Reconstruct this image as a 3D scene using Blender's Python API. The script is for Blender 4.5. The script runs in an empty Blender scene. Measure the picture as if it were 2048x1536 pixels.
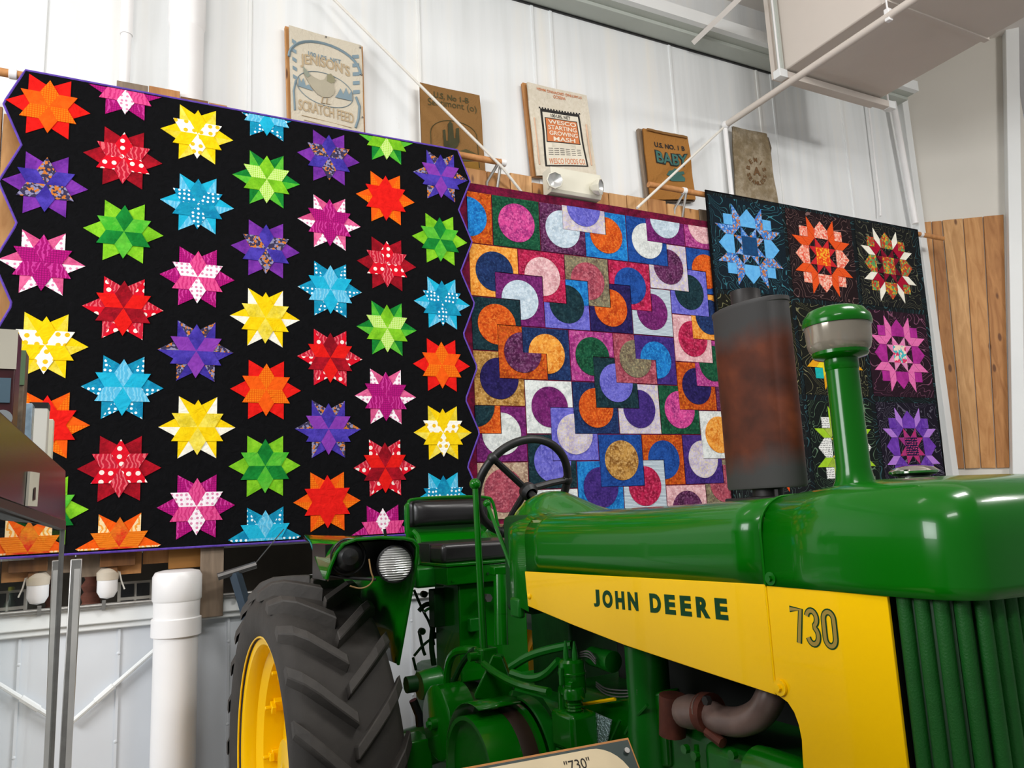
import bpy, bmesh, math, random
from mathutils import Vector, Matrix
random.seed(7)
PI = math.pi
scn = bpy.context.scene
COL = scn.collection

# ------------------------------------------------------------------ camera
FPX = 1540.0
CAM = Vector((0, 0, 1.72))
yaw, pitch, roll = [math.radians(a) for a in (27.12, 9.22, -2.58)]
Fv = Vector((math.sin(yaw)*math.cos(pitch), math.cos(yaw)*math.cos(pitch), math.sin(pitch)))
r0 = Vector((math.cos(yaw), -math.sin(yaw), 0)); u0 = r0.cross(Fv)
Rv = math.cos(roll)*r0 + math.sin(roll)*u0
Uv = -math.sin(roll)*r0 + math.cos(roll)*u0
cd = bpy.data.cameras.new('camera'); cam = bpy.data.objects.new('camera', cd); COL.objects.link(cam)
cd.sensor_width = 36; cd.lens = FPX/2048*36; cd.clip_start = 0.02; cd.clip_end = 200
cam.matrix_world = Matrix(((Rv.x, Uv.x, -Fv.x, CAM.x), (Rv.y, Uv.y, -Fv.y, CAM.y), (Rv.z, Uv.z, -Fv.z, CAM.z), (0, 0, 0, 1)))
scn.camera = cam

# ------------------------------------------------------------------ light
wd = bpy.data.worlds.new('world'); scn.world = wd; wd.use_nodes = True
wd.node_tree.nodes['Background'].inputs[0].default_value = (0.93, 0.96, 1.0, 1)
wd.node_tree.nodes['Background'].inputs[1].default_value = 0.24
def area(name, loc, aim, size, power, color=(1, 1, 1), sy=None):
    l = bpy.data.lights.new(name, 'AREA'); l.energy = power; l.color = color; l.size = size
    if sy: l.shape = 'RECTANGLE'; l.size_y = sy
    o = bpy.data.objects.new(name, l); COL.objects.link(o); o.location = loc
    o.rotation_euler = (Vector(aim) - Vector(loc)).to_track_quat('-Z', 'Y').to_euler()
    return o
area('hall_lamp', (-1.2, -1.5, 4.9), (1.8, 4.2, 3.6), 1.6, 62, (1, .985, .965), .5)
area('hall_lamp', (2.6, 0.2, 5.3), (2.6, 2.6, 1.0), 1.6, 85, (1, .985, .965), .5)
area('hall_lamp', (5.4, -1.2, 5.0), (4.0, 4.2, 2.2), 1.6, 165, (1, .98, .95), .5)
area('hall_lamp', (-0.2, 2.2, 5.3), (0.6, 3.6, 2.0), 1.2, 10, (1, .95, .88), .4)
area('tractor_side_fill', (-4.6, 1.3, 3.5), (1.4, 2.0, 1.3), 2.4, 240, (.97, .985, 1.0), 2.0)  # added fill from the left to brighten the tractor side, no opening there
scn.view_settings.view_transform = 'Standard'
scn.view_settings.look = 'None'
scn.view_settings.gamma = 1
scn.view_settings.exposure = 0.22
scn.view_settings.use_curve_mapping = False

# ------------------------------------------------------------------ helpers
def ray(px, py): return Fv + (px-1024)/FPX*Rv - (py-768)/FPX*Uv
def at(px, py, Y=None, Z=None):
    d = ray(px, py); s = Y/d.y if Y is not None else (Z-CAM.z)/d.z
    return CAM + s*d
def on_plane(px, py, p, n):
    d = ray(px, py); return CAM + d*((Vector(p)-CAM).dot(n)/d.dot(n))
TH = math.radians(2.0)
nose = Vector((math.sin(TH), -math.cos(TH), 0)); leftv = Vector((math.cos(TH), math.sin(TH), 0))
TCAM = Vector((3.25, -1.43, 1.72))
def tp(px, py, x=None, y=None, z=None):
    d = ray(px, py); q = Vector((d.dot(nose), d.dot(leftv), d.z))
    s = (y-TCAM.y)/q.y if y is not None else ((x-TCAM.x)/q.x if x is not None else (z-TCAM.z)/q.z)
    return TCAM + s*q

def lin(c):
    if isinstance(c, str):
        c = [int(c[i:i+2], 16)/255 for i in (0, 2, 4)]
    return tuple(((v+0.055)/1.055)**2.4 if v > 0.04045 else v/12.92 for v in c) + (1,)

class NT:
    def __init__(s, name):
        s.m = bpy.data.materials.new(name); s.m.use_nodes = True
        s.t = s.m.node_tree; s.b = s.t.nodes['Principled BSDF']
    def n(s, kind, **kw):
        nd = s.t.nodes.new(kind)
        for k, v in kw.items():
            if k.startswith('i_'):
                key = k[2:]; key = int(key) if key.isdigit() else key.replace('_', ' ')
                nd.inputs[key].default_value = v
            else: setattr(nd, k, v)
        return nd
    def l(s, a, b): s.t.links.new(a, b)
    def coord(s, kind='Object', scale=None):
        c = s.n('ShaderNodeTexCoord').outputs[kind]
        if scale:
            mp = s.n('ShaderNodeMapping'); mp.inputs['Scale'].default_value = scale
            s.l(c, mp.inputs[0]); return mp.outputs[0]
        return c
    def ramp(s, fac, stops):
        r = s.n('ShaderNodeValToRGB'); e = r.color_ramp.elements
        while len(e) < len(stops): e.new(0.5)
        for k, (p, c) in enumerate(stops): e[k].position = p; e[k].color = c
        s.l(fac, r.inputs[0]); return r.outputs[0]
    def mix(s, fac, a, b):
        m = s.n('ShaderNodeMix', data_type='RGBA')
        if isinstance(fac, (int, float)): m.inputs[0].default_value = fac
        else: s.l(fac, m.inputs[0])
        for v, i in ((a, 6), (b, 7)):
            if isinstance(v, tuple): m.inputs[i].default_value = v
            else: s.l(v, m.inputs[i])
        return m.outputs[2]
    def math(s, op, a, b=0.0):
        m = s.n('ShaderNodeMath', operation=op)
        for v, i in ((a, 0), (b, 1)):
            if isinstance(v, (int, float)): m.inputs[i].default_value = v
            else: s.l(v, m.inputs[i])
        return m.outputs[0]
    def bump(s, h, strength=0.3, dist=0.01):
        b = s.n('ShaderNodeBump'); b.inputs['Strength'].default_value = strength; b.inputs['Distance'].default_value = dist
        s.l(h, b.inputs['Height']); s.l(b.outputs[0], s.b.inputs['Normal'])

MATS = {}
def mat(name, col, rough=0.5, metal=0.0, var=0.12, vscale=6.0, bump=0.0, bscale=40.0, coat=0.0, spec=0.5):
    if name in MATS: return MATS[name]
    t = NT(name); c = lin(col); co = t.coord()
    nz = t.n('ShaderNodeTexNoise', i_Scale=vscale, i_Detail=4.0); t.l(co, nz.inputs['Vector'])
    d = tuple(v*(1-var) for v in c[:3])+(1,); u = tuple(min(1, v*(1+var*.6)) for v in c[:3])+(1,)
    t.l(t.ramp(nz.outputs[0], [(0.3, d), (0.7, u)]), t.b.inputs['Base Color'])
    t.b.inputs['Roughness'].default_value = rough; t.b.inputs['Metallic'].default_value = metal
    t.b.inputs['Coat Weight'].default_value = coat; t.b.inputs['Coat Roughness'].default_value = 0.04
    t.b.inputs['Specular IOR Level'].default_value = spec
    if bump:
        n2 = t.n('ShaderNodeTexNoise', i_Scale=bscale, i_Detail=3.0); t.l(co, n2.inputs['Vector'])
        t.bump(n2.outputs[0], bump, 0.01)
    MATS[name] = t.m; return t.m

def fabric(name, c1, c2=None, kind='plain', scale=1.0, c3=None):
    if name in MATS: return MATS[name]
    t = NT(name); A = lin(c1); Bc = lin(c2) if c2 else tuple(v*.78 for v in A[:3])+(1,)
    Cc = lin(c3) if c3 else Bc
    co = t.coord('Object')
    nz = t.n('ShaderNodeTexNoise', i_Scale=30.0*scale, i_Detail=5.0, i_Roughness=0.62); t.l(co, nz.inputs['Vector'])
    if kind == 'plain':
        col = t.ramp(nz.outputs[0], [(0.35, Bc), (0.65, A)])
    elif kind == 'batik':
        n2 = t.n('ShaderNodeTexNoise', i_Scale=8.0*scale, i_Detail=6.0, i_Roughness=0.75); t.l(co, n2.inputs['Vector'])
        col = t.mix(t.ramp(nz.outputs[0], [(0.48, (0, 0, 0, 1)), (0.66, (.85, .85, .85, 1))]), t.ramp(n2.outputs[0], [(0.42, A), (0.58, tuple(v*.8 for v in Bc[:3])+(1,))]), Cc)
    elif kind in ('dots', 'bigdots'):
        v = t.n('ShaderNodeTexVoronoi', voronoi_dimensions='2D', i_Scale=(42.0 if kind == 'dots' else 24.0)*scale, i_Randomness=0.3)
        mp = t.n('ShaderNodeMapping'); mp.inputs['Rotation'].default_value = (PI/2, 0, 0); t.l(co, mp.inputs[0]); t.l(mp.outputs[0], v.inputs['Vector'])
        col = t.mix(t.math('LESS_THAN', v.outputs['Distance'], 0.27), A, Bc)
    elif kind == 'check':
        s = t.coord('Object', (1, 1, 1))
        w1 = t.n('ShaderNodeTexWave', i_Scale=28.0*scale, i_Distortion=1.5, bands_direction='X'); t.l(co, w1.inputs['Vector'])
        w2 = t.n('ShaderNodeTexWave', i_Scale=28.0*scale, i_Distortion=1.5, bands_direction='Z'); t.l(co, w2.inputs['Vector'])
        mx = t.math('MAXIMUM', w1.outputs['Fac'], w2.outputs['Fac'])
        col = t.mix(t.math('GREATER_THAN', mx, 0.86), A, Bc)
    elif kind in ('stripe', 'stripev'):
        w1 = t.n('ShaderNodeTexWave', i_Scale=34.0*scale, i_Distortion=0.6, bands_direction='Z' if kind == 'stripe' else 'X'); t.l(co, w1.inputs['Vector'])
        col = t.mix(t.math('MULTIPLY', t.math('GREATER_THAN', w1.outputs['Fac'], 0.75), .8), t.mix(nz.outputs[0], A, tuple(v*.85 for v in A[:3])+(1,)), Bc)
    elif kind == 'swirl':
        w1 = t.n('ShaderNodeTexWave', i_Scale=16.0*scale, i_Distortion=9.0, i_Detail=2.0); t.l(co, w1.inputs['Vector'])
        w1.inputs['Detail Scale'].default_value = 1.4
        col = t.mix(t.math('GREATER_THAN', w1.outputs['Fac'], 0.7), A, Bc)
    elif kind == 'print':
        v = t.n('ShaderNodeTexVoronoi', i_Scale=95.0*scale); t.l(co, v.inputs['Vector'])
        sp = t.n('ShaderNodeSeparateColor'); t.l(v.outputs['Color'], sp.inputs[0])
        col = t.ramp(sp.outputs[0], [(0.0, A), (0.45, A), (0.5, Bc), (0.74, Bc), (0.78, Cc), (1, Cc)])
        for e in t.t.nodes: 
            if e.type == 'VALTORGB': e.color_ramp.interpolation = 'CONSTANT'
    elif kind == 'doodle':
        n2 = t.n('ShaderNodeTexNoise', i_Scale=3.2*scale, i_Detail=1.5, i_Distortion=1.2); t.l(co, n2.inputs['Vector'])
        fr = t.math('FRACT', t.math('MULTIPLY', n2.outputs[0], 15.0))
        dd = t.math('ABSOLUTE', t.math('SUBTRACT', fr, 0.5))
        thin = t.math('LESS_THAN', dd, 0.05)
        n3 = t.n('ShaderNodeTexNoise', i_Scale=2.0); t.l(co, n3.inputs['Vector'])
        col = t.mix(t.math('MULTIPLY', thin, t.math('MULTIPLY', n3.outputs[0], .9)), t.mix(nz.outputs[0], A, tuple(v*1.8 for v in A[:3])+(1,)), Bc)
    t.l(col, t.b.inputs['Base Color'])
    t.b.inputs['Roughness'].default_value = 0.92
    t.b.inputs['Specular IOR Level'].default_value = 0.15
    q = t.n('ShaderNodeTexNoise', i_Scale=22.0, i_Detail=2.0, i_Distortion=1.5); t.l(co, q.inputs['Vector'])
    t.bump(q.outputs[0], 0.45, 0.012)
    MATS[name] = t.m; return t.m

def tag(o, label=None, cat=None, group=None, kind=None):
    if label: o['label'] = label
    if cat: o['category'] = cat
    if group: o['group'] = group
    if kind: o['kind'] = kind
    return o
def empty(name, loc=(0, 0, 0), rz=0.0, parent=None):
    o = bpy.data.objects.new(name, None); COL.objects.link(o); o.location = loc; o.rotation_euler = (0, 0, rz)
    o.empty_display_size = 0.1; o.parent = parent; return o
def thing(name, label, cat, loc=(0, 0, 0), rz=0.0, group=None):
    return tag(empty(name, loc, rz), label, cat, group)

def basis(axis):
    a = Vector(axis).normalized(); h = Vector((0, 0, 1)) if abs(a.z) < .9 else Vector((1, 0, 0))
    e1 = h.cross(a).normalized(); return e1, a.cross(e1), a

class B:
    def __init__(s): s.bm = bmesh.new(); s.mi = 0
    def face(s, vs):
        try: f = s.bm.faces.new(vs)
        except ValueError: return None
        f.material_index = s.mi; return f
    def v(s, p): return s.bm.verts.new(p)
    def box(s, c, size, rot=None):
        c = Vector(c); hx, hy, hz = [v/2 for v in size]; M = rot or Matrix.Identity(3)
        vs = [s.v(c + M @ Vector((x*hx, y*hy, z*hz))) for x in (-1, 1) for y in (-1, 1) for z in (-1, 1)]
        for q in ((0, 1, 3, 2), (4, 6, 7, 5), (0, 4, 5, 1), (2, 3, 7, 6), (0, 2, 6, 4), (1, 5, 7, 3)): s.face([vs[i] for i in q])
        return s
    def bx(s, x0, x1, y0, y1, z0, z1): return s.box(((x0+x1)/2, (y0+y1)/2, (z0+z1)/2), (abs(x1-x0), abs(y1-y0), abs(z1-z0)))
    def ring(s, c, e1, e2, r, n, r2=None):
        r2 = r if r2 is None else r2
        return [s.v(Vector(c)+e1*(math.cos(2*PI*i/n)*r)+e2*(math.sin(2*PI*i/n)*r2)) for i in range(n)]
    def skin(s, rings, closed=True, cap0=False, cap1=False):
        for a, b in zip(rings, rings[1:]):
            n = len(a)
            for i in range(n if closed else n-1):
                j = (i+1) % n; s.face([a[i], a[j], b[j], b[i]])
        if cap0: s.face(rings[0][::-1])
        if cap1: s.face(rings[-1])
        return s
    def cyl(s, p0, p1, r0, r1=None, n=20, caps=True):
        p0, p1 = Vector(p0), Vector(p1); e1, e2, a = basis(p1-p0); r1 = r0 if r1 is None else r1
        return s.skin([s.ring(p0, e1, e2, r0, n), s.ring(p1, e1, e2, r1, n)], True, caps, caps)
    def lathe(s, prof, o, axis, n=32, cap0=False, cap1=False):
        e1, e2, a = basis(axis); o = Vector(o)
        return s.skin([s.ring(o+a*h, e1, e2, max(r, 1e-4), n) for r, h in prof], True, cap0, cap1)
    def tube(s, pts, r, n=10, closed=False, smooth=0, caps=True):
        pts = [Vector(p) for p in pts]
        for _ in range(smooth):
            q = [] if closed else [pts[0]]
            rng = range(len(pts)) if closed else range(len(pts)-1)
            for i in rng:
                a, b = pts[i], pts[(i+1) % len(pts)]
                q += [a*.75+b*.25, a*.25+b*.75]
            if not closed: q.append(pts[-1])
            pts = q
        rings = []; prev = None; N = len(pts)
        for i, p in enumerate(pts):
            d = (pts[(i+1) % N] - pts[i-1]) if closed else (pts[min(i+1, N-1)]-pts[max(i-1, 0)])
            d.normalize()
            if prev is None: e1, e2, _ = basis(d)
            else:
                e1 = (prev - d*prev.dot(d)).normalized(); e2 = d.cross(e1)
            prev = e1
            rr = r[min(i, len(r)-1)] if isinstance(r, (list, tuple)) else r
            rings.append(s.ring(p, e1, e2, rr, n))
        if closed: rings.append(rings[0])
        s.skin(rings, True, caps and not closed, caps and not closed); return s
    def sphere(s, c, r, sc=(1, 1, 1), nu=16, nv=10):
        c = Vector(c)
        rings = []
        for j in range(1, nv):
            t = PI*j/nv
            rings.append([s.v(c+Vector((math.sin(t)*math.cos(2*PI*i/nu)*r*sc[0], math.sin(t)*math.sin(2*PI*i/nu)*r*sc[1], math.cos(t)*r*sc[2]))) for i in range(nu)])
        s.skin(rings)
        a = s.v(c+Vector((0, 0, r*sc[2]))); b = s.v(c-Vector((0, 0, r*sc[2])))
        for i in range(nu):
            s.face([a, rings[0][(i+1) % nu], rings[0][i]][::-1]); s.face([b, rings[-1][i], rings[-1][(i+1) % nu]][::-1])
        return s
    def prism(s, poly, f0, f1, back=True):
        """poly: list of 2d pts, f0/f1: functions 2d->3d for the two faces"""
        a = [s.v(f0(p)) for p in poly]; b = [s.v(f1(p)) for p in poly]; n = len(poly)
        s.face(a)
        if back: s.face(b[::-1])
        for i in range(n): s.face([a[i], b[i], b[(i+1) % n], a[(i+1) % n]])
        return s
    def grid(s, fn, nu, nv):
        g = [[s.v(fn(i/nu, j/nv)) for i in range(nu+1)] for j in range(nv+1)]
        return s.skin(g, False)
    def done(s, name, m, parent=None, smooth=True, bevel=0.0, loc=None, solid=0.0, fix=True, seg=2):
        if fix: bmesh.ops.recalc_face_normals(s.bm, faces=s.bm.faces)
        me = bpy.data.meshes.new(name); s.bm.to_mesh(me); s.bm.free()
        for k in (m if isinstance(m, (list, tuple)) else [m]): me.materials.append(k)
        if smooth:
            me.polygons.foreach_set('use_smooth', [True]*len(me.polygons)); me.set_sharp_from_angle(angle=math.radians(38))
        o = bpy.data.objects.new(name, me); COL.objects.link(o); o.parent = parent
        if loc is not None: o.location = loc
        if solid:
            sm = o.modifiers.new('solid', 'SOLIDIFY'); sm.thickness = solid; sm.offset = 0
        if bevel:
            bv = o.modifiers.new('bevel', 'BEVEL'); bv.width = bevel; bv.segments = seg; bv.limit_method = 'ANGLE'; bv.angle_limit = math.radians(40)
        return o
def linkcopy(o, parent=None, loc=None, rot=None):
    c = o.copy(); COL.objects.link(c); c.parent = parent
    if loc is not None: c.location = loc
    if rot is not None: c.rotation_euler = rot
    return c
def copy_tree(o, parent=None):
    c = linkcopy(o, parent)
    for ch in list(o.children): copy_tree(ch, c)
    return c

def text_mesh(body, bold=0.0, depth=0.0):
    cu = bpy.data.curves.new('lettering', 'FONT'); cu.body = body; cu.offset = bold; cu.extrude = depth; cu.resolution_u = 4
    ob = bpy.data.objects.new('lettering', cu)
    me = bpy.data.meshes.new_from_object(ob)
    bpy.data.objects.remove(ob)
    xs = [v.co.x for v in me.vertices]; ys = [v.co.y for v in me.vertices]
    return me, min(xs), max(xs), min(ys), max(ys)
def lettering(body, m, parent, org, ex, ey, width, height, bold=0.0, depth=0.0, name='lettering', rel=None, fn=None):
    """put text so its box starts at org and spans width along ex and height along ey (ex,ey unit, 3d, parent space)"""
    me, x0, x1, y0, y1 = text_mesh(body, bold, depth)
    org, ex, ey = Vector(org), Vector(ex).normalized(), Vector(ey).normalized(); n = ex.cross(ey)
    for v in me.vertices:
        a = (v.co.x-x0)/(x1-x0); b = (v.co.y-y0)/max(1e-6, y1-y0)
        p = org + ex*(a*width) + ey*(b*height)
        if fn: p = fn(a, b)
        v.co = p + n*v.co.z
    me.materials.append(m); me.name = name
    o = bpy.data.objects.new(name, me); COL.objects.link(o); o.parent = parent; return o

def clip(poly, axis, val, keep_less):
    out = []; n = len(poly)
    for i in range(n):
        a, b = poly[i], poly[(i+1) % n]
        ia = (a[axis] <= val) == keep_less or a[axis] == val; ib = (b[axis] <= val) == keep_less or b[axis] == val
        if ia: out.append(a)
        if ia != ib:
            t = (val-a[axis])/(b[axis]-a[axis]); out.append((a[0]+(b[0]-a[0])*t, a[1]+(b[1]-a[1])*t))
    return out

# ------------------------------------------------------------------ common materials
M_white = mat('white_paint', 'e9ebea', .55, 0, .035, 2.0, .04, 5)
M_white2 = mat('white_plastic_pipe', 'eeeceb', .35, 0, .03, 5)
M_ceil = mat('ceiling_paint', 'e3dcd5', .7, 0, .03, 1.0)
M_grey = mat('grey_beam_paint', 'b9beb6', .6, 0, .05, 3)
M_duct = mat('duct_paint', 'd6ccc2', .6, 0, .05, 1.5)
M_steel = mat('brushed_aluminium', 'a8a6a2', .35, .8, .15, 30)
M_dsteel = mat('dull_steel', '6e6c6a', .45, .7, .2, 12)
M_concrete = mat('concrete_floor', '9b9893', .6, 0, .15, 3, .1, 20)
M_black = mat('black_plastic', '141414', .45, 0, .1)
M_blackm = mat('black_paint_metal', '0d0d0e', .35, 0, .1)
M_dark = mat('dark_cavity', '2a2622', .9, 0, .2)
M_cream = mat('cream_plastic', 'dcd8c6', .45, 0, .03)
M_rope = mat('white_rope', 'e2ddd3', .8, 0, .06, 60)
M_blue = mat('blue_grey_metal', '3c4a58', .5, .3, .2, 10)
def wood(name, c1, c2, knots=True, scale=(6, 6, 1.0)):
    if name in MATS: return MATS[name]
    t = NT(name); co = t.coord('Object', scale)
    w = t.n('ShaderNodeTexNoise', i_Scale=3.0, i_Detail=6.0, i_Distortion=1.2); t.l(co, w.inputs['Vector'])
    col = t.ramp(w.outputs[0], [(0.3, lin(c2)), (0.68, lin(c1))])
    if knots:
        v = t.n('ShaderNodeTexVoronoi', i_Scale=1.0, i_Randomness=1.0); t.l(t.coord('Object', (9, 9, 3.4)), v.inputs['Vector'])
        k = t.ramp(v.outputs['Distance'], [(0.0, (1, 1, 1, 1)), (0.10, (.9, .9, .9, 1)), (0.16, (0, 0, 0, 1))])
        col = t.mix(k, col, lin('5f3514'))
    t.l(col, t.b.inputs['Base Color']); t.b.inputs['Roughness'].default_value = .62
    MATS[name] = t.m; return t.m
M_pine = [wood('pine_board', 'c8935a', 'a8713a'), wood('amber_pine_board', 'b9824a', '96602e'), wood('pale_pine_board', 'd0a06a', 'ad7c47')]
M_grywood = wood('weathered_board', '8d7a66', '6d5c4b', False)
M_dkwood = wood('dark_board', '7a4e22', '5a3513', False)
M_dowel = wood('dowel_wood', 'c88d55', 'b27641', False, (6, 1, 6))

# ================================================================== STRUCTURE
WY = 4.52      # back wall
PY = 4.30      # face of the plank rail
QY = 4.20      # quilts
def struct(b, name, m, **k):
    return tag(b.done(name, m, **k), kind='structure')
floor = struct(B().bx(-5, 9.5, -4, 6, -.1, 0), 'floor', M_concrete)
floor['label'] = 'grey concrete hall floor under the tractor'; floor['category'] = 'floor'
def sfix(o, label, cat): o['label'] = label; o['category'] = cat; return o
# painted wall with streaks
def wallmat():
    t = NT('streaked_white_wall'); co = t.coord('Object', (7, 1, .35))
    n = t.n('ShaderNodeTexNoise', i_Scale=1.2, i_Detail=5.0); t.l(co, n.inputs['Vector'])
    n2 = t.n('ShaderNodeTexNoise', i_Scale=5.0, i_Detail=8.0, i_Roughness=.7); t.l(t.coord('Object'), n2.inputs['Vector'])
    c = t.ramp(n.outputs[0], [(0.25, lin('dcdedd')), (0.5, lin('e8eaea')), (0.75, lin('eeece6'))])
    sp = t.ramp(n2.outputs[0], [(0.70, (0, 0, 0, 1)), (0.78, (.35, .35, .35, 1))])
    t.l(t.mix(sp, c, lin('c9c2b6')), t.b.inputs['Base Color'])
    t.b.inputs['Roughness'].default_value = .42; t.b.inputs['Specular IOR Level'].default_value = .4
    t.bump(n.outputs[0], .12, .03); return t.m
M_wall = wallmat()
WTOP = 5.42
XC = 6.72       # corner with the slanted wall
wall = sfix(struct(B().bx(-5, XC+.1, WY, WY+.12, 1.58, WTOP+.6), 'wall_back', M_wall), 'streaked white metal wall behind the quilts', 'wall')
for x in (-1.35, -.45, .62, 1.72, 2.62, 2.78, 3.9, 4.85, 5.02, 5.9):
    B().bx(x-.012, x+.012, WY-.008, WY+.01, 1.6, WTOP).done('panel_seam', M_wall, wall, bevel=.004)
M_lowp = mat('pale_blue_grey_paint', 'd5d9de', .5, 0, .05, 2.5, .06, 4)
low = sfix(struct(B().bx(-5, XC-.05, PY+.02, PY+.08, 0, 1.24), 'wall_lower', M_lowp), 'white painted lower wall panels below the ledge', 'wall')
for x in (-1.9, -1.45, -.98, -.36, .02, .52, 1.0, 1.5, 2.1, 2.7, 3.3):
    B().bx(x-.006, x+.006, PY+.012, PY+.03, 0, 1.235).done('panel_seam', M_lowp, low)
    for z in (.35, .72, 1.12): B().sphere((x, PY+.014, z), .009, (1, .6, 1), 8, 6).done('rivet', M_lowp, low)
led = sfix(struct(B().bx(-5, XC, PY-.01, 5.2, 1.24, 1.27).bx(-5, XC, PY-.03, PY+.03, 1.27, 1.345), 'trim_1', M_white, bevel=.006), 'white ledge rail running along the wall under the quilts', 'ledge')
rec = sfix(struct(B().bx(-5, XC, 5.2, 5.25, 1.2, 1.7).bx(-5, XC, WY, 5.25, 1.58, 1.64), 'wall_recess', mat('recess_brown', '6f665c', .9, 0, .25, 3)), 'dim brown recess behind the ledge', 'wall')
# slanted right wall
nR = Vector((.7071, .7071, 0)); pR = at(1842, 440, Y=WY-.02); pR.z = 0
dR = Vector((.7071, -.7071, 0))
b = B(); a0 = pR - dR*.05; a1 = pR + dR*.98
vs = [b.v(Vector((p.x, p.y, z))+nR*o) for p in (a0, a1) for o in (.02, .12) for z in (0, 6.2)]
for q in ((0, 1, 5, 4), (2, 6, 7, 3), (0, 2, 3, 1), (4, 5, 7, 6), (1, 3, 7, 5), (0, 4, 6, 2)): b.face([vs[i] for i in q])
wr = sfix(struct(b, 'wall_right', mat('offwhite_paint', 'd3cfc6', .6, 0, .05, 1)), 'plain off-white slanted wall right of the quilts', 'wall')
# boards on the slanted wall
tops = [(1834, 446), (1863, 443), (1884, 441), (1926, 437), (1966, 433), (2008, 429)]
bots = [(1884, 937), (1897, 937), (1930, 937), (1962, 936), (1993, 936), (2020, 935)]
for k in range(5):
    q = [on_plane(*tops[k], pR, nR), on_plane(*tops[k+1], pR, nR), on_plane(*bots[k+1], pR, nR), on_plane(*bots[k], pR, nR)]
    g = dR*.0045; q = [q[0]+g, q[1]-g, q[2]-g, q[3]+g]
    off = (-.004, .002, -.006, 0, -.003)[k]
    b = B(); f = [b.v(p+nR*off) for p in q]; bk = [b.v(p+nR*.02) for p in q]
    b.face(f); b.face(bk[::-1])
    for i in range(4): b.face([f[i], bk[i], bk[(i+1) % 4], f[(i+1) % 4]])
    b.done('plank', M_pine[k % 3], wr, bevel=.003)
# white column (leans a little in the photograph)
pc = [on_plane(2009, 90, pR-nR*.05, nR), on_plane(2036, 80, pR-nR*.05, nR), on_plane(2049, 960, pR-nR*.05, nR), on_plane(2023, 960, pR-nR*.05, nR)]
pc[0] = pc[0] + (pc[0]-pc[3])*.10; pc[1] = pc[1] + (pc[1]-pc[2])*.10
pc[3] = pc[3] - (pc[0]-pc[3])*.42; pc[2] = pc[2] - (pc[1]-pc[2])*.42
b = B(); f = [b.v(p-nR*.04) for p in pc]; k2 = [b.v(p+nR*.10) for p in pc]
b.face(f); b.face(k2[::-1])
for i in range(4): b.face([f[i], k2[i], k2[(i+1) % 4], f[(i+1) % 4]])
sfix(struct(b, 'trim_2', M_white, bevel=.006), 'white square column beside the wooden boards', 'column')
# ceiling
sfix(struct(B().bx(-5, 9.5, -4, WY+.2, 6.02, 6.12), 'ceiling', M_ceil), 'off-white sloping hall ceiling', 'ceiling')
yb = at(1400, 64, Z=WTOP).y
sfix(struct(B().bx(-5, XC-.08, yb, WY, WTOP+.04, WTOP+.11), 'trim_3', M_grey), 'grey-green eave beam along the top of the wall', 'beam')
sfix(struct(B().bx(-5, XC-.08, WY-.015, WY+.02, WTOP-.006, WTOP+.006), 'trim_4', M_blackm), 'thin black gap line under the eave beam', 'trim')
sfix(struct(B().bx(-5, XC-.08, WY-.17, WY-.01, WTOP+.01, WTOP+.04), 'trim_5', M_grey, bevel=.003), 'narrow grey lip under the eave beam', 'trim')
sfix(struct(B().bx(-5, XC-.08, yb-.05, yb, WTOP+.04, WTOP+.14), 'trim_6', M_white), 'white purlin flange on the ceiling above the wall', 'beam')
p0 = at(1388, 84, Z=WTOP+.0); p1 = at(1484, -8, Z=WTOP+.0)
sfix(struct(B().tube([p0, p1], .028, 4), 'trim_7', M_ceil), 'diagonal ceiling brace bar near the duct', 'brace')

# ------------------------------------------------------------------ plank rail behind quilts
def plank_row(x0, x1, ztop, zb, w):
    x = x0
    while x < x1:
        ww = w*random.uniform(.8, 1.15); x2 = min(x1, x+ww)
        m = random.choice(M_pine+[M_grywood, M_pine[1]])
        o = random.uniform(0, .012); dz = random.uniform(-.03, .03)
        B().bx(x+.003, x2-.003, PY+o, PY+.025+o, zb+random.uniform(-.06, .05), ztop+dz).done('plank', m, wall, bevel=.002)
        x = x2
zt = at(1100, 360, Y=PY).z
edges = [232, 297, 361, 418, 456]
for k in range(4):
    a, c = at(edges[k], 170, Y=PY), at(edges[k+1], 190, Y=PY)
    zz = at((edges[k]+edges[k+1])/2, (166, 176, 196, 206)[k], Y=PY).z
    B().bx(a.x+.003, c.x-.003, PY+.004*k, PY+.025+.004*k, 2.15, zz).done('plank', [M_grywood, M_pine[1], M_dkwood, M_pine[1]][k], wall, bevel=.002)
left_x = at(-20, 400, Y=PY).x
plank_row(left_x-.6, at(36, 300, Y=PY).x+.12, at(10, 215, Y=PY).z, 2.2, .17)
plank_row(at(925, 320, Y=PY).x, at(1420, 400, Y=PY).x, at(1000, 348, Y=PY).z, 2.15, .17)
plank_row(at(232, 1110, Y=PY).x-.35, at(448, 1110, Y=PY).x, 2.0, 1.53, .16)

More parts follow.
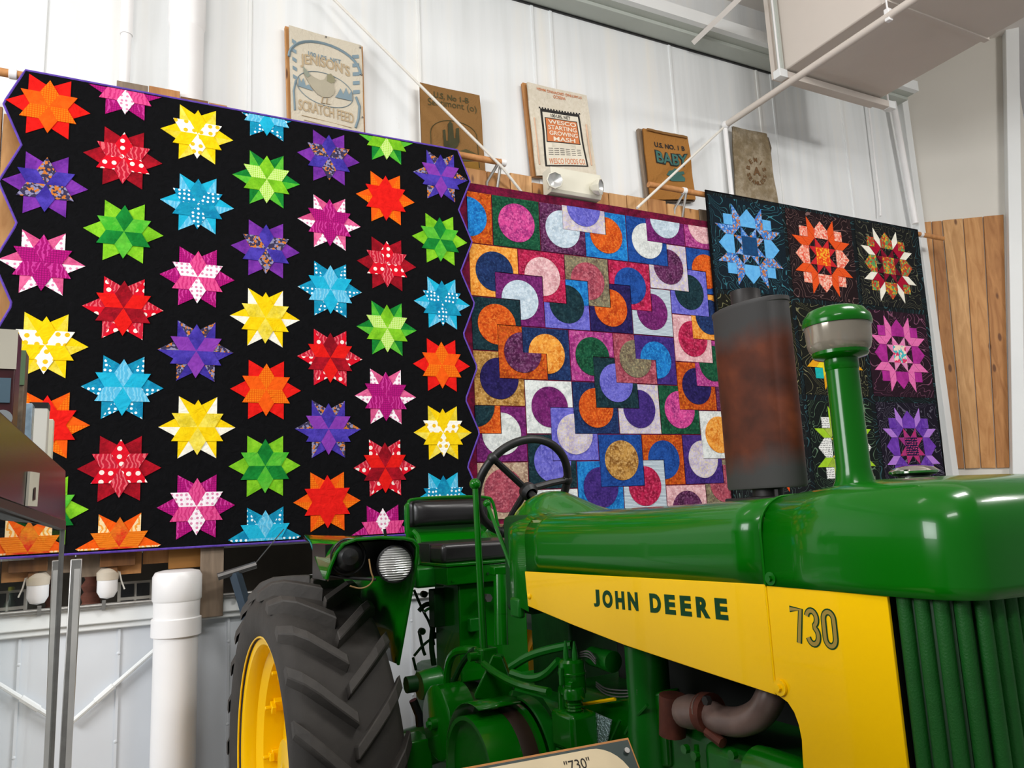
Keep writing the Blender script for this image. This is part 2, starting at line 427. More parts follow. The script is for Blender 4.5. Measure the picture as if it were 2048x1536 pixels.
# ================================================================== STAR QUILT
def wavef(x, z, A=.012): return A*math.sin(2.3*x+.6)*math.cos(1.1*z+.4) + .5*A*math.sin(3.1*z+1.7*x)
ST = {}
F = fabric
f_or = F('orange_cotton', 'f5600f', 'e85308'); f_orc = F('orange_plaid_cotton', 'f07a12', 'e05200', 'check')
f_red = F('red_cotton', 'ea1c16', 'd81410'); f_dkred = F('dark_red_cotton', 'b00f22', '8e0a1c', 'batik'); f_rdd = F('red_dotted_cotton', 'd90d25', 'f6e6dd', 'bigdots')
f_crk = F('red_crackle_cotton', 'c01c34', 'e0606a', 'swirl'); f_vio = F('blue_violet_cotton', '4f3fb0', '3d2f9a', 'batik'); f_flor = F('dark_floral_cotton', '3a3450', '8a86a8', 'print', 1, 'c9762f')
f_pur = F('purple_cotton', '7f35a6', '6a2a97', 'batik'); f_pur2 = F('orchid_cotton', '8a3fae', '7a339f'); f_mg = F('magenta_line_cotton', 'b5137a', '8a0d5f', 'check'); f_mg2 = F('magenta_swirl_cotton', 'a3106c', 'c93a94', 'swirl')
f_wpk = F('white_pink_cotton', 'f6eef2', 'd98cae', 'dots'); f_pk = F('pink_swirl_cotton', 'e04f8e', 'cc3478', 'swirl'); f_pk2 = F('pink_cotton', 'e66a9a', 'd84f86', 'batik')
f_yel = F('yellow_cotton', 'f7d40e', 'efc400'); f_wyd = F('white_yellow_dot_cotton', 'faf6e8', 'f0bf20', 'bigdots'); f_pyel = F('pale_yellow_cotton', 'f4e05a', 'efd32c', 'batik'); f_wht = F('white_cotton', 'f6f2e4', 'ebe6d4')
f_grn = F('green_cotton', '178a34', '0f7a2c', 'batik'); f_mgrn = F('leaf_green_cotton', '3fae2c', '63c43a', 'batik'); f_lime = F('lime_cotton', '8ccf2a', '74bf1e', 'batik'); f_limec = F('lime_check_cotton', 'a8d84e', 'd4ea9a', 'check')
f_teal = F('teal_dotted_cotton', '0f8ab4', 'e8f4f6', 'dots'); f_teal2 = F('teal_cotton', '0b7ba6', '18a0c4', 'batik'); f_cy = F('cyan_cotton', '20b4d6', '18a6cc'); f_lb = F('pale_blue_cotton', '56b6dc', '7cc8e4', 'swirl')
f_ost = F('orange_stripe_cotton', 'f0821c', 'd96005', 'stripe'); f_ord = F('flame_cotton', 'd8301a', 'f07a20', 'batik'); f_crm = F('cream_orange_cotton', 'f3d6a4', 'f0a040', 'swirl')
ST = {'OR': (f_orc, f_or, f_red, f_red), 'PU': (f_flor, f_vio, f_pur, f_pur), 'PUb': (f_vio, f_flor, f_pur, f_pur), 'MG': (f_mg2, f_mg, f_wpk, f_pk2), 'YE': (f_yel, f_wyd, f_pyel, f_yel), 'RO': (f_red, f_red, f_orc, f_or),
      'GR': (f_grn, f_mgrn, f_lime, f_lime), 'PK': (f_pk, f_wpk, f_mg, f_mg2), 'RD': (f_rdd, f_crk, f_dkred, f_dkred), 'DR': (f_dkred, f_red, f_rdd, f_crk), 'BL': (f_teal2, f_teal, f_lb, f_cy),
      'B2': (f_lb, f_cy, f_teal, f_teal2), 'P2': (f_vio, f_pur2, f_vio, f_flor), 'Y2': (f_yel, f_pyel, f_wht, f_yel), 'G2': (f_lime, f_limec, f_mgrn, f_grn), 'O2': (f_ord, f_ost, f_crm, f_or), 'PB': (f_wpk, f_pk, f_mg, f_mg2)}
stars = [(98, 215, 'OR'), (92, 370, 'PU'), (85, 525, 'MG'), (90, 690, 'YE'), (92, 850, 'RO'), (88, 1022, 'GR'),
         (252, 180, 'PK'), (247, 318, 'RD'), (248, 465, 'GR'), (247, 617, 'DR'), (246, 775, 'B2'), (240, 937, 'RD'), (238, 1094, 'O2'),
         (395, 270, 'YE'), (395, 410, 'BL'), (395, 556, 'PK'), (392, 703, 'P2'), (395, 855, 'Y2'), (393, 1013, 'PK'),
         (534, 225, 'B2'), (533, 360, 'G2'), (531, 500, 'PUb'), (530, 637, 'Y2'), (532, 780, 'OR'), (530, 932, 'GR'), (530, 1076, 'B2'),
         (658, 315, 'PUb'), (659, 446, 'MG'), (660, 580, 'B2'), (660, 716, 'DR'), (657, 858, 'P2'), (655, 1003, 'RO'),
         (773, 275, 'G2'), (772, 396, 'RO'), (774, 528, 'RD'), (774, 657, 'G2'), (772, 793, 'MG'), (771, 935, 'DR'), (767, 1068, 'PB'),
         (882, 352, 'P2'), (881, 478, 'GR'), (885, 606, 'BL'), (884, 730, 'OR'), (887, 865, 'YE'), (889, 1000, 'BL')]
z_top = 3.98; z_bot = 1.605
q1 = thing('quilt', 'black quilt with rows of bright pieced stars and purple zigzag binding', 'quilt', (.7, QY, z_bot), 0, 'quilts hung along the wall')
def loc1(x, z, y=0.0, o=q1): return Vector((x-o.location.x, y+wavef(x, z), z-o.location.z))
cR = [at(882, 352, Y=QY).z, at(881, 478, Y=QY).z]; pitchz = (at(882, 352, Y=QY).z-at(887, 865, Y=QY).z)/4
zr0 = at(882, 352, Y=QY).z
xr_out = at(946, 490, Y=QY).x; xl_out = at(3, 345, Y=QY).x
def tri(z): # 1 at star rows, 0 between
    t = ((z-zr0)/pitchz) % 1.0; return abs(2*t-1)
AMP = .085
def xr(z): return xr_out - AMP*(1-tri(z))
def xl(z): return xl_out - .01 + AMP*(1-tri(z))
nz_ = 96; nx_ = 26
zs = [z_bot+(z_top-z_bot)*j/nz_ for j in range(nz_+1)]
b = B(); rows = [[b.v(loc1(xl(z)+(xr(z)-xl(z))*i/nx_, z)) for i in range(nx_+1)] for z in zs]
rowb = [[b.v(loc1(xl(z)+(xr(z)-xl(z))*i/nx_, z, .012)) for i in range(nx_+1)] for z in zs]
b.skin(rows, False); b.skin([r[::-1] for r in rowb], False)
for j in range(nz_):
    b.face([rows[j][0], rows[j+1][0], rowb[j+1][0], rowb[j][0]]); b.face([rows[j][-1], rowb[j][-1], rowb[j+1][-1], rows[j+1][-1]])
b.face(rows[0]+rowb[0][::-1]); b.face(rows[-1]+rowb[-1][::-1])
f_blk = F('black_quilted_cotton', '08080b', '040406')
b.done('quilt_top', f_blk, q1)
f_bind = F('purple_binding_cotton', '6c4fb4', '5a40a2')
loop = [loc1(xl(z), z, .004) for z in zs] + [loc1(xl(z_top)+(xr(z_top)-xl(z_top))*i/nx_, z_top, .004) for i in range(1, nx_)] + [loc1(xr(z), z, .004) for z in zs[::-1]] + [loc1(xr(z_bot)-(xr(z_bot)-xl(z_bot))*i/nx_, z_bot, .004) for i in range(1, nx_)]
B().tube(loop, .0065, 6, closed=True).done('binding', f_bind, q1)
R1, R2, SS = .141, .182, .141/math.sqrt(3)
def pol(cx, cz, r, deg): a = math.radians(deg); return (cx+r*math.cos(a), cz+r*math.sin(a))
def flatpiece(b, poly, o, yf, A=.012, lf=None):
    f = lf or loc1
    b.prism(poly, lambda p: f(p[0], p[1], yf, o), lambda p: f(p[0], p[1], .002, o), False)
for (px, py, typ) in stars:
    c = at(px, py, Y=QY); cx, cz = c.x, c.z
    m = ST[typ]
    b = B(); nn = 0
    for k in range(6):
        for h in (0, 1):
            tip = pol(cx, cz, R2, 60*k); sidea = pol(cx, cz, R2*.577, 60*k+(30 if h else -30))
            poly = [(cx, cz), tip, sidea] if h else [(cx, cz), sidea, tip]
            poly = clip(clip(poly, 1, z_top-.012, True), 1, z_bot+.012, False)
            if len(poly) < 3: continue
            b.mi = h if k not in (2, 3, 4) else 1-h
            flatpiece(b, poly, q1, -.004); nn += 1
    so = b.done('star', [m[2], m[3]], q1, smooth=False)
    for k in range(6):
        ang = 90-60*k
        poly = [(cx, cz), pol(cx, cz, SS, ang-30), pol(cx, cz, R1, ang), pol(cx, cz, SS, ang+30)]
        poly = clip(clip(poly, 1, z_top-.012, True), 1, z_bot+.012, False)
        if len(poly) < 3: continue
        b = B(); flatpiece(b, poly, q1, -.0075)
        b.done('diamond', m[k % 2], so, smooth=False)

# ================================================================== CIRCLE QUILT
Q2Y = 4.235
UN = .0420*4.2
q2x = at(936, 490, Y=Q2Y).x; q2top = at(1000, 383, Y=Q2Y).z
ux = (at(1434.5, 822.8, Y=Q2Y).x-at(949.4, 812.4, Y=Q2Y).x)/11
x2_0 = at(949.4, 812.4, Y=Q2Y).x
vz = (at(986.4, 490.6, Y=Q2Y).z-at(1000.8, 867.7, Y=Q2Y).z)/7
z2_0 = at(986.4, 490.6, Y=Q2Y).z + 2*vz
q2 = thing('quilt', 'quilt of overlapping batik squares and circles with maroon border', 'quilt', (x2_0+6*ux, Q2Y, z2_0-12*vz), 0, 'quilts hung along the wall')
def loc2(x, z, y=0.0, o=q2): return Vector((x-o.location.x, y+wavef(x, z, .008), z-o.location.z))
BD = .09
b = B()
X0, X1, Z1, Z0 = x2_0-BD*.85, x2_0+12*ux+BD, z2_0+BD*.62, z2_0-12*vz-BD
b.grid(lambda u, v: loc2(X0+(X1-X0)*u, Z0+(Z1-Z0)*v), 24, 24)
b.grid(lambda u, v: loc2(X1-(X1-X0)*u, Z0+(Z1-Z0)*v, .012), 24, 24)
b.done('border', F('maroon_batik', '7a1238', '58102c', 'batik', 2), q2)
def bt(n, a, c, d=None, kind='batik', s=2.2): return F(n+'_batik', a, c, kind, s, d)
C2 = {'rust': bt('rust', 'c8501c', 'a03a10', 'e07a20'), 'blue': bt('bright_blue', '1f7cc8', '1560ae', '2f9ad8'), 'green': bt('forest_green', '144f36', '0e3e2a', '2c6a48'), 'pink': bt('pink', 'd0448e', '9a2a78', 'e46aa8'),
      'plum': bt('plum', '5c2450', '43183c', '8a5a80'), 'pale': bt('ice', 'c4d4e0', 'b4c8d8', 'd8e2e8'), 'multi': bt('pale_multi', 'd0c8d8', 'c0b4d4', 'dccf9a'), 'lav': bt('lavender', '6a68c8', '5a58bc', '8480d4'),
      'orange': bt('orange', 'd65a1a', 'c04010', 'e88030'), 'royal': bt('royal_blue', '1c4a98', '163c84', '2a5aa8'), 'off': bt('offwhite', 'd8dcda', 'cdd2d0', 'e6e8e2'), 'purple': bt('purple', '722068', '5c1858', '8a3a80'),
      'pkp': bt('blush', 'e0b0b4', 'd49aa0', 'ecd0d0'), 'yel': bt('amber', 'eba040', 'e07c20', 'f2b860'), 'navy': bt('navy', '1c2f5c', '16264e', '2c4878'), 'red': bt('crimson', 'b81c4a', '8e1438', 'd84a70'), 'khaki': bt('khaki', '7c7860', '6a5a4c', 'a89a74'),
      'rpk': bt('rose', 'a84858', '8e3a4c', 'c87480'), 'teal': bt('dark_teal', '142f38', '0f262e', '28464c'), 'nvio': bt('midnight_violet', '241c54', '1c1646', '322a68'), 'icest': bt('ice_stripe', 'cfdce4', '5a6c80', None, 'stripe', 1.0), 'mag': bt('magenta', 'b03a88', '8e2a70', 'd070a8'),
      'gold': bt('gold', 'c0914a', '8a5a24', 'd8b070'), 'white': bt('white', 'dde2e0', 'd0d6d4', 'eceeea'), 'violet': bt('violet', '402a78', '34226a', '54388c'), 'beige': bt('beige', 'b49a84', '9a7a66', 'd0bca0')}
BL = {1: (-1, 0, 'rust', 'blue'), 2: (1, 0, 'green', 'pink'), 3: (3, 0, 'plum', 'pale'), 4: (4, -1, 'multi', 'lav'), 5: (5, 0, 'blue', 'orange'), 6: (7, 0, 'royal', 'off'), 7: (8, -1, 'purple', 'pale'), 8: (10, -1, 'mag', 'pkp'),
      9: (8, 1, 'multi', 'plum'), 10: (10, 1, 'royal', 'orange'), 11: (9, 2, 'lav', 'teal'), 12: (0, 2, 'yel', 'navy'), 13: (2, 2, 'red', 'pkp'), 14: (1, 3, 'purple', 'pale'), 15: (4, 2, 'khaki', 'rpk'), 17: (3, 3, 'lav', 'teal'),
      18: (6, 2, 'red', 'royal'), 19: (5, 3, 'nvio', 'orange'), 20: (7, 3, 'icest', 'purple'), 21: (9, 4, 'pkp', 'red'), 22: (10, 3, 'yel', 'navy'), 23: (0, 4, 'teal', 'orange'), 24: (1, 5, 'rust', 'plum'), 25: (2, 5, 'navy', 'yel'),
      26: (4, 5, 'mag', 'green'), 27: (5, 6, 'teal', 'lav'), 28: (6, 5, 'rpk', 'khaki'), 29: (7, 5, 'violet', 'blue'), 30: (9, 6, 'rust', 'nvio'), 31: (10, 5, 'mag', 'green'), 32: (0, 6, 'gold', 'nvio'), 33: (2, 7, 'white', 'purple'),
      34: (3, 8, 'lav', 'multi'), 35: (4, 7, 'navy', 'orange'), 36: (6, 7, 'multi', 'violet'), 37: (8, 7, 'green', 'pink'), 38: (-1, 7, 'orange', 'teal'), 39: (0, 8, 'purple', 'off'), 40: (2, 9, 'teal', 'lav'), 41: (5, 9, 'royal', 'gold'),
      42: (4, 10, 'blue', 'violet'), 43: (7, 9, 'rust', 'royal'), 44: (6, 10, 'icest', 'red'), 45: (9, 9, 'violet', 'multi'), 46: (10, 8, 'white', 'yel'), 47: (0, 10, 'beige', 'rpk'), 48: (8, 11, 'pkp', 'plum'), 49: (10, 10, 'khaki', 'rpk'), 50: (2, 11, 'white', 'plum'), 51: (11, 6, 'plum', 'mag')}
order = [51, 50, 48, 47, 49, 45, 46, 43, 44, 42, 41, 40, 33, 34, 35, 36, 26, 27, 28, 29, 25, 39, 38, 32, 37, 30, 31, 21, 22, 10, 11, 9, 6, 7, 8, 20, 18, 19, 15, 17, 13, 12, 14, 23, 24, 1, 2, 3, 5, 4]
own = {}
for k in order:
    u, v = BL[k][:2]
    for du in (0, 1):
        for dv in (0, 1):
            if 0 <= u+du < 12 and 0 <= v+dv < 12: own[(u+du, v+dv)] = k
own[(2, 5)] = 25; own[(2, 6)] = 24; own[(7, 5)] = 29; own[(7, 6)] = 28
def U2(u): return x2_0+u*ux
def V2(v): return z2_0-v*vz
CR = .76
for k, (u, v, sq, ci) in BL.items():
    cells = [c for c, o in own.items() if o == k]
    if not cells: continue
    b = B(); g = .004
    for (cu, cv) in cells:
        flatpiece(b, [(U2(cu)+g*(cu == u), V2(cv+1)+g*(cv == v+1)), (U2(cu+1)-g*(cu == u+1), V2(cv+1)+g*(cv == v+1)), (U2(cu+1)-g*(cu == u+1), V2(cv)-g*(cv == v)), (U2(cu)+g*(cu == u), V2(cv)-g*(cv == v))], q2, -.005, lf=loc2)
    so = b.done('square_patch', C2[sq], q2, smooth=False)
    b = B(); cu0, cv0 = u+1, v+1
    for (cu, cv) in cells:
        a0 = {(0, 0): 90, (1, 0): 0, (1, 1): 270, (0, 1): 180}[(cu-u, cv-v)]
        poly = [(U2(cu0), V2(cv0))] + [(U2(cu0)+CR*ux*math.cos(math.radians(a0+t)), V2(cv0)+CR*vz*math.sin(math.radians(a0+t))) for t in range(0, 91, 10)]
        flatpiece(b, poly, q2, -.0085, lf=loc2)
    b.done('circle_patch', C2[ci], so, smooth=False)
# single blue cell beside block 17 and remaining gaps
gap = [(4, 3, 'blue')] + [(i, j, random.choice(['white', 'plum', 'khaki', 'green', 'navy', 'pkp'])) for i in range(12) for j in range(12) if (i, j) not in own]
for (i, j, c) in gap:
    b = B(); g = .004
    up = -.0062 if (i, j) == (4, 3) else -.005
    if (i, j) == (4, 3):
        poly = [(U2(i+1)-.004, V2(j+1)), (U2(i+1)-.004, V2(j)-.004), (U2(i)+.002, V2(j)-.004)] + [(U2(4)+CR*ux*math.cos(math.radians(t)), V2(4)+CR*vz*math.sin(math.radians(t))) for t in range(90, -1, -10)]
    else: poly = [(U2(i)+g, V2(j+1)+g), (U2(i+1)-g, V2(j+1)+g), (U2(i+1)-g, V2(j)-g), (U2(i)+g, V2(j)-g)]
    if (i, j) == (4, 3): poly = poly[::-1]
    flatpiece(b, poly, q2, up, lf=loc2); b.done('square_patch', C2[c], q2, smooth=False)

# ================================================================== WREATH STAR QUILT
q3TL = at(1413, 386, Y=QY); q3TR = at(1835, 455, Y=QY); q3z1 = (q3TL.z+q3TR.z)/2
cb = {(0, 0): at(1499, 493, Y=QY), (1, 0): at(1644.6, 514, Y=QY), (2, 0): at(1776, 532, Y=QY), (2, 1): at(1800, 708, Y=QY), (2, 2): at(1824, 893, Y=QY)}
px3 = (cb[(2, 0)].x-cb[(0, 0)].x)/2; pz3 = (cb[(2, 0)].z-cb[(2, 2)].z)/2
cx3 = cb[(0, 0)].x; cz3 = (cb[(0, 0)].z+cb[(1, 0)].z+cb[(2, 0)].z)/3
q3 = thing('quilt', 'dark quilt of nine pieced star wreaths with swirling stitching', 'quilt', (cx3+px3, QY, cz3-2.5*pz3), 0, 'quilts hung along the wall')
x3a, x3b = q3TL.x, q3TR.x; z3a = cz3-2*pz3-.5*pz3-.02
def loc3(x, z, y=0.0, o=q3): return Vector((x-o.location.x, y+wavef(x*1.3, z, .010), z-o.location.z))
def xe(z): return x3b - (x3b-at(1888, 940, Y=QY).x)*max(0, (q3z1-z)/(q3z1-z3a))
b = B()
b.grid(lambda u, v: loc3(x3a+(xe(z3a+(q3z1-z3a)*v)-x3a)*u, z3a+(q3z1-z3a)*v), 30, 30)
b.grid(lambda u, v: loc3(x3a+(xe(z3a+(q3z1-z3a)*v)-x3a)*(1-u), z3a+(q3z1-z3a)*v, .012), 30, 30)
f_q3 = F('black_doodle_cotton', '101416', '4a7f88', 'doodle')
b.done('quilt_top', f_q3, q3)
loop = [loc3(x3a, z3a, .004), loc3(x3a, q3z1, .004), loc3(xe(q3z1), q3z1, .004), loc3(xe(z3a), z3a, .004)]
B().tube([Vector(loop[i]).lerp(loop[(i+1) % 4], t/8) for i in range(4) for t in range(8)], .009, 6, closed=True).done('binding', f_blk, q3)
# kinds: centre, points, houses, leaves, corner print, small squares, background thread colour
f3 = {'sky': F('sky_cotton', '6ab6ea', '5aa6e0'), 'blueprint': F('blue_floral_cotton', '3f78c4', '8ab0e0', 'print', .8, 'c07848'), 'dkblue': F('deep_blue_cotton', '1d4a78', '173e68'), 'coral': F('coral_print_cotton', 'f0937c', 'f6c4b0', 'print', .8, 'e8604a'),
      'orst': F('orange_weave_cotton', 'e8481a', 'f0702c', 'stripe'), 'ordot': F('orange_ring_cotton', 'f0581c', 'f6b030', 'print', .7, 'e83c18'), 'redc': F('bright_red_cotton', 'd22c34', 'c02028'), 'crim': F('crimson_cotton', 'b01034', '9c0c2c'), 'white': f_wht,
      'conf': F('confetti_cotton', 'b8402c', '5a9a5c', 'print', .7, 'd0a030'), 'dkrb': F('dark_crimson_cotton', '8c1030', '700c26', 'batik'), 'mgt': F('orchid_pink_cotton', 'b8329a', 'a82a8c', 'batik'), 'pkl': F('pink_leaf_cotton', 'e05aa4', 'f08cc0', 'check'), 'pks': F('rose_pink_cotton', 'e86cae', 'f4a0cc', 'batik'),
      'flw': F('flower_cotton', 'f4d8c8', 'e03a6a', 'print', .5, '48b8c0'), 'lim': F('bright_lime_cotton', 'a8d430', '98c624'), 'limp': F('lime_print_cotton', '8aa830', 'b4cc50', 'batik'), 'wdot': F('white_grey_dot_cotton', 'f0f0ec', '6a6a6a', 'dots', 1.4), 'ylw': F('sunny_cotton', 'f2dc2a', 'e8cc18'),
      'teal': F('turquoise_cotton', '20b8b4', '18a8a6'), 'tealp': F('green_teal_print_cotton', '3f8a78', '5a6a50', 'print', .8, '9a6a48'), 'yorp': F('gold_grid_cotton', 'f0b020', 'd08a10', 'check'), 'prp': F('purple_print_cotton', '5c2e9e', '7a4cb8', 'batik'), 'prl': F('light_violet_cotton', 'b884dc', 'a870d0', 'check'),
      'prh': F('violet_cotton', '7c46bc', '6c38ac', 'batik'), 'cdot': F('confetti_dot_cotton', '1c1440', 'd04a80', 'dots', 1.2), 'hot': F('hot_rose_cotton', 'c83060', 'a83a8c', 'batik'), 'bkg': F('black_cotton_inset', '0c0c10', '070709')}
SW = {(0, 0): ('dkblue', 'blueprint', 'sky', 'blueprint', 'blueprint', 'sky'), (1, 0): ('ordot', 'redc', 'coral', 'orst', 'orst', 'coral'), (2, 0): ('conf', 'dkrb', 'conf', 'white', 'crim', 'conf'),
      (0, 1): ('teal', 'ylw', 'tealp', 'ylw', 'lim', 'teal'), (1, 1): ('tealp', 'ylw', 'tealp', 'yorp', 'ylw', 'teal'), (2, 1): ('flw', 'pks', 'mgt', 'pkl', 'pkl', 'mgt'), (0, 2): ('redc', 'coral', 'redc', 'orst', 'orst', 'coral'),
      (1, 2): ('flw', 'ylw', 'wdot', 'lim', 'limp', 'wdot'), (2, 2): ('cdot', 'hot', 'prh', 'prl', 'prp', 'prp')}
BG = {(0, 0): ('0d1820', '4fa0b0'), (1, 0): ('1a1012', 'a8807c'), (2, 0): ('121314', '9a9a78'), (0, 1): ('14140e', 'b0ac78'), (1, 1): ('121310', 'a8a478'), (2, 1): ('20101a', 'b07090'), (0, 2): ('121416', '708a80'), (1, 2): ('0e1412', '8ab08c'), (2, 2): ('14101c', '9a94a8')}
def rot4(p, k):
    x, z = p
    for _ in range(k): x, z = -z, x
    return (x, z)
sx, sz = px3*.385/8, pz3*.385/8
for (i, j), kk in SW.items():
    cx, cz = cx3+i*px3, cz3-j*pz3
    if (i, j) in cb: cx, cz = cb[(i, j)].x, cb[(i, j)].z
    b = B(); h = .472
    bx0, bx1 = max(cx-h*px3, x3a+.012), min(cx+h*px3, xe(cz)-.02)
    g0 = [[(bx0+(bx1-bx0)*a/4, cz-h*pz3+2*h*pz3*c/4) for a in range(5)] for c in range(5)]
    b.skin([[b.v(loc3(p[0], p[1], -.004)) for p in r] for r in g0], False)
    bgm = F('block_ground_%d%d_cotton' % (i, j), BG[(i, j)][0], BG[(i, j)][1], 'doodle', 1.2)
    blk = b.done('star_block', bgm, q3)
    def piece(name, pts, m, k, y=-.008):
        b = B(); flatpiece(b, [(cx+p[0]*sx, cz+p[1]*sz) for p in (rot4(q, k) for q in pts)], q3, y, lf=loc3)
        return b.done(name, f3[m], blk, smooth=False)
    piece('centre_square', [(-2, -2), (2, -2), (2, 2), (-2, 2)], kk[0], 0)
    for k in range(4):
        piece('star_point', [(-2, 2.02), (-.05, 2.02), (-2, 4)], kk[1], k); piece('star_point', [(.05, 2.02), (2, 2.02), (2, 4)], kk[1], k)
        piece('house_patch', [(-2, 4.05), (2, 4.05), (2, 6), (0, 8), (-2, 6)], kk[2], k)
        piece('leaf_patch', [(2.05, 4.1), (3.95, 6), (3.95, 8.6), (2.05, 6.2)], kk[3], k); piece('leaf_patch', [(4.1, 2.05), (6.2, 2.05), (8.6, 3.95), (6, 3.95)], kk[3], k)
        piece('corner_patch', [(2.05, 4), (4, 2.05), (5.9, 3.95), (4, 4), (3.95, 5.9)], kk[4], k)
        piece('corner_square', [(4.05, 4.05), (6.3, 4.05), (6.3, 6.3), (4.05, 6.3)], kk[5], k)

# ================================================================== RODS, ROPES, PIPES ON THE WALL
def rod(name, label, p0, p1, rings, brackets, cap=True):
    t = thing(name, label, 'curtain rod', p0, 0, 'quilt rods')
    o = Vector(p0); p0, p1 = Vector(p0)-o, Vector(p1)-o
    B().cyl(p0, p1, .021, n=16).done('dowel', M_dowel, t)
    for f in rings:
        c = p0.lerp(p1, f); d = (p1-p0).normalized()
        B().cyl(c-d*.018, c+d*.018, .026, n=16).done('collar', M_white2, t, bevel=.003)
    for f in brackets:
        c = p0.lerp(p1, f)
        b = B(); b.tube([c+Vector((-.01, 0, -.015)), c+Vector((-.07, .05, -.13)), c+Vector((-.07, .085, -.30))], .010, 6)
        b.tube([c+Vector((.01, 0, -.015)), c+Vector((-.01, .085, -.30))], .010, 6)
        b.done('bracket', M_steel, t)
        B().bx(c.x-.085, c.x-.05, c.y+.06, c.y+.085, c.z-.36, c.z-.12).done('bracket_plate', M_white2, t)
    return t
RY = QY+.05
pl, prr = at(-40, 127, Y=RY), at(1010, 326, Y=RY)
z = (at(0, 135, Y=RY).z+prr.z)/2-.012
rod('curtain_rod', 'wooden rod with white end cap holding the black star quilt', (pl.x, RY, z), (prr.x, RY, z), [.995, (at(27, 140, Y=RY).x-pl.x)/(prr.x-pl.x)], [.985])
pl, prr = at(1297, 371, Y=RY), at(1884, 463, Y=RY)
z = (pl.z+prr.z)/2-.03
rod('curtain_rod', 'wooden rod with white collar holding the dark wreath quilt', (pl.x, RY, z), (prr.x, RY, z), [(at(1368, 381, Y=RY).x-pl.x)/(prr.x-pl.x), (at(1840, 456, Y=RY).x-pl.x)/(prr.x-pl.x)], [.10])
def rope(label, pts, r, m=M_rope, cat='rope', name='rope'):
    pts = [Vector(p) for p in pts]
    o = pts[-1].copy(); return tag(B().tube([p-o for p in pts], r, 8).done(name, m, loc=o), label, cat)
rope('thin white rope running down from the ceiling to the star quilt rod', [at(655, -14, Y=4.40), at(1004, 334, Y=4.21), at(1046, 388, Y=4.27)], .0095)
rope('short white rope slanting from the maroon border up to the wall conduit', [at(1446, 256, Y=4.34), at(1274, 416, Y=4.12)], .0095)
# vertical conduit right of Baby sack
a, c = at(1450, 250, Y=4.47), at(1455, 392, Y=4.47)
o = thing('conduit', 'white conduit running out from the wall beneath the duct', 'pipe', (a.x, 4.47, 3.4))
B().cyl((0, 0, 0), (0, 0, a.z-3.4), .020, n=12).done('riser_pipe', M_white2, o)
zc = at(1447, 247, Y=4.45).z
B().cyl((0, -.02, zc-3.4), (-.02, -4.0, zc-3.4), .026, n=14).done('long_pipe', M_duct, o)
B().sphere((0, -.01, zc-3.4), .036).done('elbow', M_white2, o)
for fy in (1.55, 2.05, 2.75):
    B().cyl((-.01, -fy, zc-3.4+.02), (-.01, -fy, 2.55), .006, n=8).done('hanger_rod', M_white2, o)
    B().bx(-.028, .010, -fy-.018, -fy+.018, zc-3.4-.035, zc-3.4+.05).done('hanger_clamp', M_white2, o, bevel=.004)
# duct
dz = zc+.13
A = at(1545, 158, Z=dz); Bq = at(1735, 212, Z=dz)
d = thing('air_duct', 'large taupe metal air duct hanging from the ceiling', 'duct', ((A.x+Bq.x)/2, A.y, dz))
hw = (Bq.x-A.x)/2
B().bx(-hw, hw, -6, 0, 0, 1.15).done('duct_body', M_duct, d, bevel=.01)
B().bx(-hw-.02, hw+.02, -.05, -.01, -.02, 1.17).done('end_flange', M_duct, d)
B().bx(-hw-.012, hw+.012, -1.02, -.98, -.012, 1.16).done('joint_flange', M_duct, d)
for y in (-.12, -2.3):
    B().bx(-hw-.08, hw+.14, y-.03, y+.03, -.07, -.015).done('support_channel', M_duct, d, bevel=.004)
    for x in (-hw-.05, hw+.10): B().bx(x-.035, x+.045, y-.034, y+.034, -.074, -.010).done('channel_end', M_white, d, bevel=.003)
    for x in (-hw-.05, hw+.10):
        B().cyl((x, y, -.05), (x, y, 1.25), .008, n=8).done('hanger_rod', M_white2, d)
B().bx(-hw-.045, -hw-.02, -.14, -.10, -.02, 1.0).done('corner_angle', M_grey, d)
# corner pipes
def vpipe(label, px, py, Y, r, z0, z1, m=M_white2):
    p = at(px, py, Y=Y); return tag(B().cyl((0, 0, 0), (0, 0, z1-z0), r, n=14).done('conduit', m, loc=(p.x, Y, z0)), label, 'pipe')
p = at(1783, 190, Y=4.44); p2 = at(1831, 447, Y=4.44)
tag(B().cyl((0, 0, 0), p-p2, .030, n=14).done('conduit', M_white2, loc=p2), 'thick white pipe in the wall corner under the duct', 'pipe')
p = at(1736, 205, Y=4.47); p2 = at(1761, 432, Y=4.47)
tag(B().tube([Vector((0, 0, 0)), (p-p2)*.1+Vector((.012, 0, 0)), p-p2], .009, 8).done('cable', M_white2, loc=p2), 'thin white cable hanging left of the corner pipe', 'cable')
p = at(1812, 180, Y=4.5); p2 = at(1842, 440, Y=4.5)
sfix(struct(B().bx(p2.x-.10, p2.x-.01, 4.46, 4.52, 1.6, 5.6), 'trim_8', M_white, bevel=.004), 'white corner trim where the two walls meet', 'trim')
